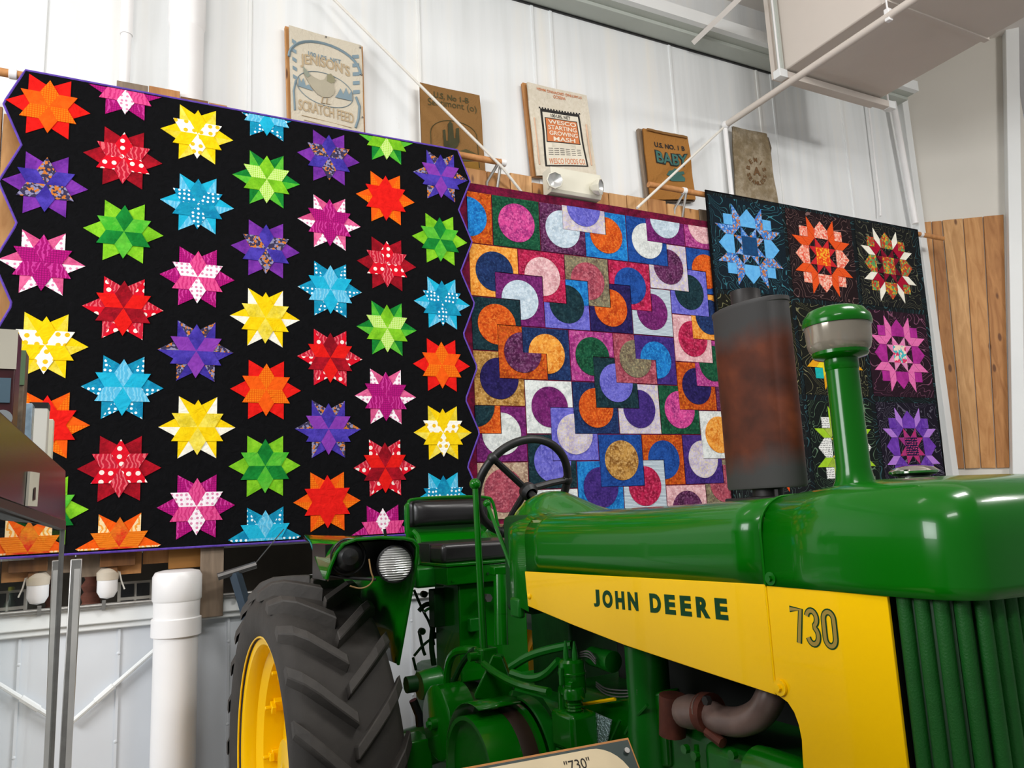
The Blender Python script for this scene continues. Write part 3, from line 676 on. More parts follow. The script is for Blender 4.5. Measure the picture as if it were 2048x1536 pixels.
# vertical PVC pipes
p = at(253, 60, Y=4.45)
o = thing('vent_pipe', 'slim white pipe rising behind the left boards', 'pipe', (p.x, 4.46, 3.6))
B().cyl((0, 0, 0), (0, 0, at(252, 68, Y=4.45).z-3.6), .028, n=18).done('lower_pipe', M_white2, o)
B().cyl((0, 0, at(252, 68, Y=4.45).z-3.6), (0, 0, 2.2), .033, n=18).done('upper_pipe', M_white2, o)
p = at(373, 100, Y=4.42); pr = .092
o = thing('vent_pipe', 'wide white pipe rising behind the boards above the star quilt', 'pipe', (p.x, 4.42, 3.6))
zj = at(374, 52, Y=4.42).z-3.6
B().cyl((0, 0, 0), (0, 0, zj), pr, n=28).done('lower_pipe', M_white2, o)
B().lathe([(pr*1.0, zj-.03), (pr*1.09, zj), (pr*1.09, 2.3)], (0, 0, 0), (0, 0, 1), 28).done('upper_pipe', M_white2, o)
p = at(349, 1400, Y=4.17)
o = thing('drain_pipe', 'wide white drain pipe with couplings standing below the star quilt', 'pipe', (p.x, 4.17, 0))
zz = lambda y: at(349, y, Y=4.17).z
B().lathe([(.100, 0), (.100, zz(1270))], (0, 0, 0), (0, 0, 1), 28, True, True).done('pipe', M_white2, o)
B().lathe([(.10, zz(1272)), (.113, zz(1270)), (.113, zz(1236)), (.104, zz(1234))], (0, 0, 0), (0, 0, 1), 28).done('coupling', M_white2, o)
B().lathe([(.104, zz(1236)), (.106, zz(1200)), (.106, zz(1198))], (0, 0, 0), (0, 0, 1), 28).done('pipe', M_white2, o)
B().lathe([(.106, zz(1202)), (.112, zz(1198)), (.112, zz(1152)), (.100, zz(1143)), (.07, zz(1140))], (0, 0, 0), (0, 0, 1), 28, False, True).done('cap', M_white2, o)
# brace rods on lower wall
def brace(label, a, c):
    a, c = Vector(a), Vector(c); t = thing('brace_rod', label, 'brace', c)
    B().cyl((0, 0, 0), a-c, .011, n=8).done('rod', M_white, t)
    B().cyl((a-c)*.30, (a-c)*.5, .016, n=8).done('turnbuckle', M_white, t)
pA = at(137, 1450, Y=4.29); pB = at(312, 1298, Y=4.29)
brace('white brace rod slanting up across the lower wall to the drain pipe', pB, pA)
pcx = at(500, 1130, Y=4.29)
# metal conduit on the ledge
zc2 = at(300, 1203, Y=PY-.05).z
t = thing('wall_conduit', 'shiny metal conduit running along the white ledge', 'pipe', (0, PY-.048, zc2))
B().cyl((-2.5, 0, 0), (3.0, 0, 0), .011, n=10).done('tube', M_steel, t)
for x in (-1.2, -.55, -.05, .55, 1.2): B().bx(x-.008, x+.008, -.014, .02, -.022, .022).done('clamp', M_steel, t)

# ------------------------------------------------------------------ things in the recess
zl = 1.272
p = at(214, 1195, Y=4.36)
o = thing('lamp_fixture', 'white capped tube light hanging under the boards left of the drain pipe', 'lamp', (p.x, 4.30, at(214, 1198, Y=4.30).z))
zt2 = at(214, 1136, Y=4.30).z-o.location.z-.02
B().lathe([(.001, 0), (.030, .008), (.045, .035), (.045, .09)], (0, 0, 0), (0, 0, 1), 20).done('globe', M_white2, o)
B().lathe([(.047, .09), (.049, zt2), (.03, zt2+.02)], (0, 0, 0), (0, 0, 1), 20, True, True).done('body', mat('ivory_tube', 'cfc2ae', .5), o)
B().tube([(.05, 0, zt2), (.06, 0, .08), (.075, .0, .04)], .004, 6).done('cord', M_rope, o)
def block(label, x0, y0, x1, y1, Y, dep, m, cat='board', name='wood_block'):
    a, c = at(x0, y0, Y=Y), at(x1, y1, Y=Y)
    a.z, c.z = max(a.z, c.z), min(a.z, c.z)
    return tag(B().bx(-(c.x-a.x)/2, (c.x-a.x)/2, 0, dep, 0, a.z-c.z).done(name, m, loc=((a.x+c.x)/2, Y, c.z), bevel=.003), label, cat, 'wood pieces under the star quilt')
block('short dark wooden block hanging above the tube light', 201, 1090, 271, 1130, 4.255, .04, M_dkwood)
block('narrow wooden batten between block and tube light', 216, 1128, 235, 1146, 4.27, .03, M_dkwood)
block('amber wooden block under the quilt edge behind the drain pipe', 338, 1090, 402, 1134, 4.262, .03, mat('amber_block', '8a5a1c', .7))
block('tall weathered grey board right of the drain pipe', 402, 1085, 446, 1232, 4.225, .025, M_grywood, 'board', 'wood_board')
t = thing('spring_assembly', 'dim reddish coil assembly standing in the recess', 'machine part', (at(183, 1190, Y=4.55).x, 4.55, zl))
B().lathe([(.05, 0), (.055, .05), (.04, .08), (.05, .11), (.035, .13), (.05, .16), (.03, .19), (.045, .23)], (0, 0, 0), (0, 0, 1), 16, True, True).done('coil', mat('rust_red', '6a3a2a', .8, 0, .3, 20), t)
B().bx(-.08, .08, -.05, .05, 0, .05).done('base', M_dark, t)
t = thing('picture', 'black and white panel picture propped in the recess left of the drain pipe', 'picture', (at(287, 1195, Y=4.5).x, 4.5, zl))
B().bx(-.12, .12, 0, .012, 0, .17).done('frame', mat('offwhite_card', 'bdb6aa', .7), t)
for i in range(3):
    for j in range(2): B().bx(-.105+i*.072, -.045+i*.072, -.004, .002, .015+j*.08, .078+j*.08).done('photo', M_black, t)
t = thing('paper_roll', 'white rolled tube lying in the recess behind the tire', 'roll', (at(545, 1155, Y=4.45).x, 4.45, 1.36))
B().cyl((0, 0, 0), (.75, 0, .035), .042, n=18).done('roll', M_white2, t)
B().cyl((-.012, 0, 0), (.0, 0, 0), .03, n=18).done('end_cap', M_steel, t)
tag(B().bx(0, .8, 0, .1, 0, .025).done('wood_board', M_dkwood, loc=(at(445, 1180, Y=4.42).x, 4.40, 1.272)), 'flat brown board lying on the ledge under the paper roll', 'board')
p = at(470, 1145, Y=4.12); p2 = at(505, 1262, Y=4.12)
t = thing('stand', 'blue-grey metal stand leg behind the rear tire', 'stand', (p2.x, 4.12, 0))
B().tube([Vector((p.x-p2.x, 0, p.z)), Vector((0, 0, p2.z)), Vector((.25, 0, 0))], .030, 4).done('leg', M_blue, t)
B().tube([Vector((p.x-p2.x-.08, 0, p.z-.015)), Vector((p.x-p2.x+.10, 0, p.z+.03))], .018, 8).done('crossbar', M_dsteel, t)
B().tube([Vector((p.x-p2.x+.09, 0, p.z+.03)), Vector((p.x-p2.x+.24, .02, p.z+.2))], .003, 5).done('wire', M_dsteel, t)
for i, (px, py, h, r, c, lab) in enumerate([(20, 1185, .16, .03, '4a5a48', 'dim green bottle on the recess ledge behind the glass case'), (60, 1190, .2, .035, '3a3f3a', 'dim dark jar on the recess ledge behind the glass case')]):
    p = at(px, py, Y=4.6)
    o = thing('bottle', lab, 'bottle', (p.x, 4.6, zl), 0, 'bottles in the recess')
    mm = mat('bottle_glass_%s' % ('green', 'dark')[i], c, .2)
    B().lathe([(r, 0), (r, h*.6), (r*.4, h*.78), (r*.4, h)], (0, 0, 0), (0, 0, 1), 16, True, True).done('body', mm, o)
    B().cyl((0, 0, h), (0, 0, h+.02), r*.45, n=12).done('cap', mat('yellow_cap', 'b8b020', .5), o)

# ================================================================== SACKS
def sack(label, quad, Y, cloth, board=True, boardm=None, rumple=.003):
    """quad px corners TL,TR,BR,BL"""
    P = [at(x, y, Y=Y) for x, y in quad]; o = Vector(((P[2].x+P[3].x)/2, Y, min(P[2].z, P[3].z)))
    t = thing('feed_sack', label, 'sack', o, 0, 'feed sacks along the top of the boards')
    L = [p-o for p in P]
    def S(u, v, off=0.0): # v up
        q = (L[3].lerp(L[2], u)).lerp(L[0].lerp(L[1], u), v)
        return q + Vector((0, off + rumple*(math.sin(7*u+5*v)+math.sin(11*v-3*u)) - .010, 0))
    b = B(); b.grid(lambda u, v: S(u, v), 14, 18); b.grid(lambda u, v: S(1-u, v, .010), 14, 18)
    b.done('cloth', cloth, t)
    if board:
        f = [q+Vector((sx_, .018, sz_)) for q, sx_, sz_ in zip(L, (-.018, .018, .018, -.018), (.012, .012, 0, 0))]
        b = B(); a = [b.v(q) for q in f]; c = [b.v(q+Vector((0, .03, 0))) for q in f]
        b.face(a); b.face(c[::-1])
        for i in range(4): b.face([a[i], c[i], c[(i+1) % 4], a[(i+1) % 4]])
        b.done('board', boardm or M_pine[1], t, bevel=.003)
    return t, S
def sack_text(t, S, body, m, u0, u1, v0, v1, bold=.0, up=False, arc=0.0, taper=0.0):
    def fn(a, b):
        if up: a, b = 1-a, 1-b
        u = u0+(u1-u0)*a; v = v0+(v1-v0)*b + arc*(1-(2*a-1)**2)
        return S(u, v, -.004)
    return lettering(body, m, t, (0, 0, 0), (1, 0, 0), (0, 0, 1), 1, 1, bold, 0, 'lettering', fn=fn)
def sack_poly(t, S, name, pts, m, off=-.003, sub=1):
    b = B()
    if len(pts) == 4:
        q = pts
        def g(a, c):
            u = (q[0][0]*(1-a)+q[1][0]*a)*(1-c)+(q[3][0]*(1-a)+q[2][0]*a)*c; v = (q[0][1]*(1-a)+q[1][1]*a)*(1-c)+(q[3][1]*(1-a)+q[2][1]*a)*c
            return S(u, v, off)
        b.grid(g, 8, 8)
    else: b.face([b.v(S(u, v, off-.003)) for u, v in pts])
    return b.done(name, m, t, smooth=False, fix=False)
def sack_line(t, S, name, pts, m, w=.003, closed=False):
    return B().tube([S(u, v, -.003) for u, v in pts], w, 4, closed=closed).done(name, m, t)
M_bl = mat('faded_blue_ink', '7d9099', .9); M_tan = mat('faded_tan_ink', 'b39e7e', .9); M_blk = mat('black_ink', '262321', .9); M_orn = mat('orange_ink', 'd07a48', .9); M_gi = mat('green_ink', '3d6a62', .9); M_brn = mat('brown_ink', '6a4c2c', .9); M_olive = mat('olive_ink', '4a4424', .9)
SY = 4.455
t, S = sack("pale cloth feed sack with a hen print in a wooden frame", [(577, 53), (722, 92), (728, 300), (583, 262)], SY, F('cream_sackcloth', 'cfc6b4', 'c2b8a4', 'check', 3), True, M_pine[0])
sack_text(t, S, "100 LBS. NET", M_bl, .25, .70, .76, .80, .015); sack_text(t, S, "JENISON'S", M_tan, .14, .82, .62, .755, .02, arc=.03)
sack_text(t, S, 'SCRATCH FEED', M_tan, .10, .86, .215, .315, .02)
for k in range(3): sack_line(t, S, 'fine_print', [(.14+.03*k, .17-.04*k), (.82-.03*k, .17-.04*k)], M_tan, .0028)
ov = [(.47+.39*math.cos(a), .47+.155*math.sin(a)) for a in [2*PI*i/40 for i in range(40)]]
sack_line(t, S, 'oval_frame', ov, M_bl, .0022, True)
hen = [(.18, .62), (.24, .58), (.30, .555), (.40, .54), (.46, .56), (.50, .615), (.55, .63), (.60, .60), (.63, .585), (.59, .575), (.58, .53), (.60, .48), (.58, .44), (.52, .40), (.44, .385), (.36, .40), (.28, .45), (.22, .51), (.18, .56)]
sack_poly(t, S, 'hen_print', hen, mat('faded_hen_ink', 'aaa28e', .9), -.003)
sack_poly(t, S, 'hen_head', [(.50, .615), (.55, .635), (.60, .60), (.60, .56), (.55, .54), (.49, .55)], mat('faded_olive_ink', '8d886c', .9), -.0042)
sack_poly(t, S, 'hen_tail', [(.17, .635), (.22, .60), (.27, .56), (.22, .53), (.18, .565)], mat('faded_slate_ink', '8e9384', .9), -.0042)
sack_line(t, S, 'hen_legs', [(.43, .39), (.41, .33), (.46, .335)], M_tan, .004); sack_line(t, S, 'hen_legs', [(.49, .39), (.48, .335), (.53, .34)], M_tan, .004)
sack_poly(t, S, 'tree_print', [(.10, .43), (.30, .42), (.24, .47), (.20, .45), (.17, .52), (.14, .47), (.11, .53)], M_bl)
sack_poly(t, S, 'tree_print', [(.60, .42), (.84, .43), (.84, .53), (.80, .48), (.76, .54), (.72, .47), (.68, .52), (.64, .46)], M_bl)
for k in range(5):
    sack_poly(t, S, 'stripe', [(.86, .50+.085*k), (.955, .52+.085*k), (.955, .555+.085*k), (.86, .535+.085*k)], M_bl)
    sack_poly(t, S, 'stripe', [(.035, .50+.085*k), (.09, .485+.085*k), (.09, .52+.085*k), (.035, .535+.085*k)], M_bl)
b = B()
for r0_, r1_, (cu, cv) in (((.46), (.50), (.48, .70)),):
    arcp = [(cu+.49*math.cos(a), cv+.22*math.sin(a)) for a in [PI*i/16 for i in range(17)]]
sack_line(t, S, 'arch_stripe', arcp, M_bl, .009)
sack_line(t, S, 'side_stripe', [(.90, .48), (.95, .40), (.93, .28), (.88, .18)], M_bl, .008); sack_line(t, S, 'side_stripe', [(.07, .48), (.04, .38), (.05, .2)], M_bl, .006)
for (u, v) in ((.98, .97), (.985, .7), (.985, .3), (.5, .985)): B().sphere(S(u, v, -.006), .006, (1, .5, 1), 8, 6).done('tack', M_dsteel, t)

t, S = sack('brown burlap sack printed with a dark cactus scene', [(838, 167), (958, 192), (970, 345), (845, 345)], SY, F('brown_burlap', '8f6a40', '7d5b34', 'check', 3), False)
sack_text(t, S, 'U.S. No 1-B', M_olive, .22, .80, .86, .93, .02); sack_text(t, S, 'Sentimont (o)', M_olive, .12, .92, .73, .84, .0, arc=.02)
arch = [(.14, .05), (.14, .45)] + [(.52-.38*math.cos(a), .45+.16*math.sin(a)) for a in [PI*i/14 for i in range(15)]] + [(.90, .05)]
sack_line(t, S, 'arch_frame', arch, M_olive, .0025)
cac = [(.40, .12), (.40, .28), (.34, .30), (.33, .48), (.37, .49), (.38, .36), (.41, .36), (.42, .56), (.46, .60), (.50, .57), (.51, .40), (.54, .40), (.55, .52), (.60, .53), (.60, .36), (.56, .30), (.52, .28), (.52, .12)]
sack_poly(t, S, 'cactus_print', cac, mat('dark_olive_ink', '3d3b20', .9))
sack_poly(t, S, 'desert_print', [(.15, .12), (.40, .14), (.62, .12), (.89, .14), (.89, .22), (.70, .28), (.55, .24), (.36, .24), (.24, .28), (.15, .24)], mat('moss_ink', '4f4724', .9), -.002)
sack_poly(t, S, 'desert_ground', [(.15, .02), (.89, .02), (.89, .12), (.15, .12)], mat('ochre_ink', '8a641e', .9), -.002)

t, S = sack('cream feed sack with an orange and black label above the emergency light', [(1052, 166), (1172, 192), (1192, 352), (1072, 352)], SY, F('cream_paper', 'dcd3c2', 'd2c8b4'), True, M_pine[1])
sack_poly(t, S, 'label_border', [(.16, .10), (.87, .10), (.82, .735), (.17, .735)], M_blk, -.002)
sack_poly(t, S, 'label_ground', [(.19, .115), (.84, .115), (.79, .70), (.20, .70)], mat('cream_label', 'e0d8c6', .9), -.003)
for i in range(15):
    u = .165+.66*i/14; sack_poly(t, S, 'label_fringe', [(u-.014, .735), (u+.014, .735), (u+.012, .752), (u-.010, .752)], M_blk, -.002)
sack_poly(t, S, 'orange_panel_edge', [(.215, .365), (.79, .365), (.765, .64), (.225, .64)], M_blk, -.0035)
sack_poly(t, S, 'orange_panel', [(.23, .375), (.775, .375), (.752, .63), (.238, .63)], M_orn, -.0042)
M_ltr = mat('cream_ink', 'ece0cc', .9)
sack_text(t, S, '100 LBS. NET', M_blk, .33, .66, .65, .69, .02)
for k, (w, u0_, u1_) in enumerate((('WESCO', .27, .74), ('STARTING', .26, .74), ('GROWING', .27, .75), ('MASH', .33, .70))):
    o = sack_text(t, S, w, M_ltr, u0_, u1_, .570-.063*k, .618-.063*k, .02)
    for v in o.data.vertices: v.co.y -= .002
sack_text(t, S, 'WESCO FOODS CO.', M_orn, .23, .83, .125, .19, .01)
for k in range(4):
    for s in range(6): sack_line(t, S, 'fine_print', [(.235+.095*s, .30-.022*k), (.31+.093*s, .30-.022*k)], M_blk, .0022)
for k in range(3): sack_line(t, S, 'fine_print', [(.30, .35-.014*k), (.70, .35-.014*k)], mat('grey_ink', '8a8478', .9), .0012)
sack_text(t, S, 'STARTING GROWING MASH', M_orn, .15, .90, .935, .965, .01, True); sack_text(t, S, 'WESCO', M_orn, .42, .62, .885, .92, .01, True)
for u in (.07, .93): sack_line(t, S, 'side_print', [(u, .12), (u-.01, .62)], mat('pale_orange_ink', 'd8b296', .9), .006)

t, S = sack('tan burlap sack with green bubble lettering', [(1283, 258), (1374, 276), (1390, 400), (1300, 400)], SY, F('tan_burlap', 'a8753c', '966632', 'check', 3), True, M_grywood)
sack_text(t, S, 'U.S. NO. 1 B', M_blk, .22, .88, .76, .835, .03)
sack_text(t, S, 'BABY', M_blk, .20, .93, .52, .72, .07, arc=-.02); o = sack_text(t, S, 'BABY', M_gi, .22, .91, .535, .705, .02, arc=-.02)
for v in o.data.vertices: v.co.y -= .002
fig = [(.40, .36), (.46, .42), (.55, .44), (.60, .47), (.66, .45), (.68, .42), (.80, .44), (.82, .40), (.74, .38), (.82, .33), (.80, .28), (.50, .27), (.42, .30), (.48, .34)]
sack_poly(t, S, 'figure_print', fig, M_gi)
B().tube([S(.08+.88*i/10, .985+.004*(i % 2), -.008) for i in range(11)], .011, 6).done('rolled_hem', mat('burlap_hem', '8a6234', .9), t)

t, S = sack('grey-tan canvas sack with a round dark stamp', [(1462, 254), (1532, 268), (1556, 410), (1472, 410)], SY, F('grey_canvas', 'a39680', '86765c', 'batik', .5), False, rumple=.004)
def ring_text(body, cu, cv, ru, rv, a0, a1, h, inward=False):
    n = len(body)
    for i, ch in enumerate(body):
        a = math.radians(a0+(a1-a0)*i/(n-1)); cx_, cy_ = math.cos(a), math.sin(a)
        def fn(p, q, cx_=cx_, cy_=cy_, ch=ch):
            x = (p-.5)*h*{'I': .28, 'M': 1.0}.get(ch, .78); y = (q-.5)*h
            if inward: ex, ey = (-cy_, cx_), (-cx_, -cy_)
            else: ex, ey = (cy_, -cx_), (cx_, cy_)
            X = cx_+ex[0]*x+ey[0]*y; Y = cy_+ex[1]*x+ey[1]*y
            return S(cu+X*ru, cv+Y*rv, -.004)
        lettering(ch, M_brn, t, (0, 0, 0), (1, 0, 0), (0, 0, 1), 1, 1, .03, 0, 'lettering', fn=fn)
ring_text('BEMIS', .55, .44, .23, .155, 165, 15, .42); ring_text('SEAMLESS', .55, .44, .23, .155, 200, 340, .36, True)
sack_text(t, S, 'A', M_brn, .45, .66, .385, .50, .04)
sack_poly(t, S, 'torn_seam', [(.98, .96), (1.05, .95), (1.06, .80), (1.0, .70)], mat('dark_canvas', '5d5142', .9), .004)

# ================================================================== EMERGENCY LIGHT
LY = 4.245
a, c = at(1092, 350, Y=LY), at(1192, 372, Y=LY); bt_ = at(1186, 408, Y=LY)
o = thing('emergency_light', 'cream emergency light box with two swivel lamp heads', 'emergency light', ((a.x+c.x)/2, LY, bt_.z))
w = (c.x-a.x)/2; h = a.z-bt_.z-.01
pf = [(0, .055), (.10, .035), (.115, h), (0, h+.0), (-.03, h), (-.03, .055)]
h = .19; prof = [(.05, .014), (-.05, .014), (-.065, .034), (-.065, h), (.05, h)]
b = B(); l1 = [b.v((-w, y, z)) for y, z in prof]; l2 = [b.v((w, y, z)) for y, z in prof]
b.face(l1); b.face(l2[::-1])
for i in range(5): b.face([l1[i], l2[i], l2[(i+1) % 5], l1[(i+1) % 5]])
b.done('housing', M_cream, o, smooth=False, bevel=.004)
M_refl = mat('lamp_reflector', 'd8d8d6', .3, .6, .05)
for px, py, dx in ((1109, 361, -.25), (1198, 374, .75)):
    q = at(px, py, Y=LY-.11)-Vector(o.location); dirv = Vector((dx, -1, -.15)).normalized()
    B().lathe([(.02, -.06), (.045, -.03), (.058, .0), (.060, .014), (.052, .016)], q, dirv, 8, True).done('lamp_head', M_cream, o, bevel=.003)
    B().lathe([(.001, -.02), (.03, -.008), (.052, .012)], q, dirv, 16).done('reflector', M_refl, o)
    B().cyl(q-dirv*.05, Vector((q.x, -.02, q.z-.02)), .014, n=10).done('swivel', M_cream, o)

# ================================================================== GLASS CASE (left)
GP = Vector((-.12, 2.15, 0)); ga = math.radians(-1.5); gd = Vector((math.sin(ga), math.cos(ga), 0)); gn = Vector((math.cos(ga), -math.sin(ga), 0))
def gp(s, z, off=0.0): # s distance along from far edge toward camera
    p = GP + gd*(.24-s) + gn*off; return Vector((p.x, p.y, z))
case = thing('display_case', 'dark glass display case beside the camera reflecting the quilt', 'display case', gp(1.0, 0, -.3))
co_ = Vector(case.location)
def slab(name, s0, s1, z0, z1, o0, o1, m, bevel=0.0):
    b = B(); vs = [b.v(gp(s, z, o)-co_) for s in (s0, s1) for o in (o0, o1) for z in (z0, z1)]
    for q in ((0, 1, 3, 2), (4, 6, 7, 5), (0, 4, 5, 1), (2, 3, 7, 6), (0, 2, 6, 4), (1, 5, 7, 3)): b.face([vs[i] for i in q])
    return b.done(name, m, case, bevel=bevel)
M_glass = NT('clear_glass'); M_glass.b.inputs['Transmission Weight'].default_value = 1; M_glass.b.inputs['Roughness'].default_value = 0; M_glass.b.inputs['IOR'].default_value = 1.5; M_glass.b.inputs['Base Color'].default_value = (.9, .95, .93, 1); M_glass = M_glass.m
M_fas = mat('glossy_dark_laminate', '1c1310', .27, 0, .1, 4, spec=.4)
zf0, zf1 = 1.742, 1.862
b = B(); fp = [on_plane(*q, GP, gn)-co_ for q in ((131, 941), (-45, 779), (-45, 983), (131, 1043))]
f = [b.v(x) for x in fp]; k2 = [b.v(x-gn*.03) for x in fp]; b.face(f); b.face(k2[::-1])
for i in range(4): b.face([f[i], k2[i], k2[(i+1) % 4], f[(i+1) % 4]])
b.done('fascia', M_fas, case, bevel=.002)
b = B(); fp = [on_plane(*q, GP, gn)-co_ for q in ((131, 1042), (-45, 982), (-45, 1000), (131, 1060))]
f = [b.v(x+gn*.001) for x in fp]; k2 = [b.v(x-gn*.03) for x in fp]; b.face(f); b.face(k2[::-1])
for i in range(4): b.face([f[i], k2[i], k2[(i+1) % 4], f[(i+1) % 4]])
b.done('fascia_rail', mat('brown_laminate', '3a2a24', .5), case)
slab('glass_pane', .0, 2.15, .5, zf0-.012, -.012, -.006, M_glass)
slab('edge_strip', -.008, .0, .92, zf0-.012, -.014, .0, M_steel)
slab('top_panel', .0, 1.9, 1.772, 1.785, -.6, -.031, M_dark)
slab('back_panel', .0, 2.15, .5, 1.772, -.62, -.6, M_dark)
slab('end_glass', -.002, .004, .5, zf0-.012, -.6, -.014, M_glass)
slab('base', .0, 2.15, 0, .5, -.62, 0, M_fas, .004)
slab('shelf', .02, 1.52, 1.1, 1.108, -.58, -.02, M_glass)
q = [gp(.0, .94)-co_, gp(.12, .80)-co_]; B().tube([q[0], q[1]+Vector((0, 0, -.3))], .006, 4).done('corner_channel', M_dsteel, case)
# label tag on fascia
b = B()
pts = [on_plane(*q, GP, gn)-co_ for q in ((54, 943), (74, 946), (69, 1013), (49, 1012))]
f = [b.v(x+gn*.003) for x in pts]; k2 = [b.v(x+gn*.0005) for x in pts]; b.face(f); b.face(k2[::-1])
for i in range(4): b.face([f[i], k2[i], k2[(i+1) % 4], f[(i+1) % 4]])
b.done('price_tag', mat('tag_paper', 'd8d4c4', .8), case)
b = B(); pts = [on_plane(*q, GP, gn)-co_+gn*.004 for q in ((60, 975), (64, 975), (63, 1000), (58, 1000))]; b.face([b.v(x) for x in pts]); b.done('tag_mark', M_black, case)
# goods standing on the case
def goods(name, label, cat, x0, y0, x1, y1, Y, m, dep=.05):
    a, c = at(x0, y0, Y=Y), at(x1, y1, Y=Y); zb = 1.786
    o = thing(name, label, cat, ((a.x+c.x)/2, Y, zb), 0, 'boxed toys on the glass case'); w2 = (c.x-a.x)/2; hh = a.z-zb
    B().bx(-w2, w2, 0, dep, 0, hh).done('carton', m, o, bevel=.002); return o, w2, hh
o, w2, hh = goods('boxed_toy', 'dark red boxed toy with cream header standing on the glass case', 'box', -60, 655, 27, 800, 1.30, mat('dark_red_print', '4a1c20', .35, 0, .3, 30), .06)
B().bx(-w2-.001, w2+.001, -.002, .001, hh*.74, hh).done('header_card', mat('cream_card', 'd8d2c0', .6), o)
B().bx(-w2*.2, w2*.85, -.002, .001, hh*.52, hh*.68).done('window_print', mat('slate_print', '5a7484', .4), o)
for i in range(2): B().cyl((w2*(.15+.45*i), -.003, hh*.42), (w2*(.15+.45*i), 0, hh*.42), .012, n=16).done('wheel_print', mat('grey_print', '9aa0a4', .4), o)
o, w2, hh = goods('boxed_toy', 'narrow green and brown boxed toy on the glass case', 'box', 27, 700, 44, 850, 1.56, mat('brown_print', '6a5a48', .5, 0, .5, 60), .05)
B().bx(-w2, w2, -.002, .001, hh*.75, hh).done('header_card', mat('green_print', '5f7a58', .5), o)
o, w2, hh = goods('boxed_toy', 'small clear blister box on the glass case', 'box', 40, 806, 62, 870, 2.02, mat('pale_blister', '8aa0b0', .2, 0, .3, 40), .05)
B().bx(-w2*.8, w2*.8, -.002, .001, hh*.1, hh*.6).done('blister', mat('blue_blister', '5a7890', .2), o)
o, w2, hh = goods('boxed_toy', 'white carton with black top and small print on the glass case', 'box', 60, 806, 91, 905, 2.20, mat('white_card', 'd8d6cc', .6, 0, .05), .06)
B().bx(-w2-.001, w2+.001, -.001, .061, hh-.012, hh+.002).done('lid', M_black, o)
for i in range(5): B().bx(-w2*.8, w2*(.2+.1*(i % 3)), -.002, .0, hh*(.2+.08*i), hh*(.22+.08*i)).done('print_line', M_black, o)
o, w2, hh = goods('boxed_toy', 'slim white booklet beside the carton on the glass case', 'box', 91, 838, 103, 915, 2.30, mat('ivory_card', 'e0dcc8', .6, 0, .04), .04)
p = at(105, 912, Y=2.37)
o = thing('toy_wheel', 'tiny yellow toy wheel at the end of the glass case', 'toy', (p.x, 2.37, 1.786))
B().lathe([(.02, -.006), (.022, 0), (.02, .006)], (0, 0, .05), (0, -1, 0), 18, True, True).done('tyre', M_black, o)
B().bx(-.01, .01, -.004, .004, 0, .03).done('axle_stand', M_black, o)
B().cyl((0, -.008, .05), (0, .0, .05), .012, n=14).done('hub', mat('toy_yellow', 'e8b81c', .4), o)
# grey metal post
p = at(153, 1118, Y=3.0)
t = thing('metal_post', 'grey metal angle post standing right of the glass case', 'post', (at(133, 1536, Y=3.0).x, 3.0, 0))
b = B(); top = Vector((p.x-t.location.x, 0, p.z)); bot = Vector((-.015, 0, 0))
for off, wd in ((Vector((0, 0, 0)), .034),):
    vs = [b.v(q_+Vector((sx_*wd/2, sy_, 0))) for q_ in (bot, top) for sx_ in (-1, 1) for sy_ in (0, .03)]
    for q_ in ((0, 1, 3, 2), (4, 6, 7, 5), (0, 4, 5, 1), (2, 3, 7, 6), (0, 2, 6, 4), (1, 5, 7, 3)): b.face([vs[i] for i in q_])
b.done('post', M_steel, t, bevel=.003)
B().bx(top.x-.005, top.x+.012, -.004, 0, .0, p.z*.98).done('light_edge', mat('pale_aluminium', 'cfcdc9', .4, .5), t)
B().bx(-.1, .1, -.1, .1, 0, .012).done('foot', M_dsteel, t)

# ================================================================== SHELVING beyond the column (right)
p = on_plane(2060, 500, pR-nR*.0, nR)
p = p+Vector((.1, -.25, 0)); t = thing('shelf_rack', 'white shelf rack beyond the column at the right edge', 'shelf', (p.x+.35, p.y-.1, 0))
for zz_ in (1.9, 2.6, 3.2, 3.8, 4.3): B().bx(-.3, .6, -.2, .2, zz_, zz_+.03).done('shelf_board', M_white, t)
for x in (-.3, .6): B().bx(x-.02, x+.02, -.02, .02, 0, 5.0).done('upright', M_white, t)
for zz_, c, nm, lb in ((4.33, '2a2628', 'boot', 'dark boot on the upper board of the shelf rack'), (2.63, '2a4a7a', 'storage_bin', 'blue bin on the middle board of the shelf rack')):
    o = thing(nm, lb, 'bin' if nm != 'boot' else 'boot', (p.x+.30, p.y-.1, zz_+.004))
    if nm == 'boot':
        B().lathe([(.06, 0), (.06, .12), (.05, .25), (.055, .3)], (0, 0, 0), (0, 0, 1), 14, True).done('shaft', mat('dark_leather', c, .5), o); B().sphere((.0, -.08, .045), .07, (.8, 1.3, .6)).done('toe', mat('dark_leather', c, .5), o)
    else:
        B().lathe([(.13, 0), (.16, .3)], (0, 0, 0), (0, 0, 1), 4, True).done('body', mat('blue_bin_plastic', c, .4), o); B().lathe([(.162, .29), (.17, .29), (.17, .31), (.16, .31)], (0, 0, 0), (0, 0, 1), 4).done('rim', mat('blue_bin_plastic', c, .4), o)
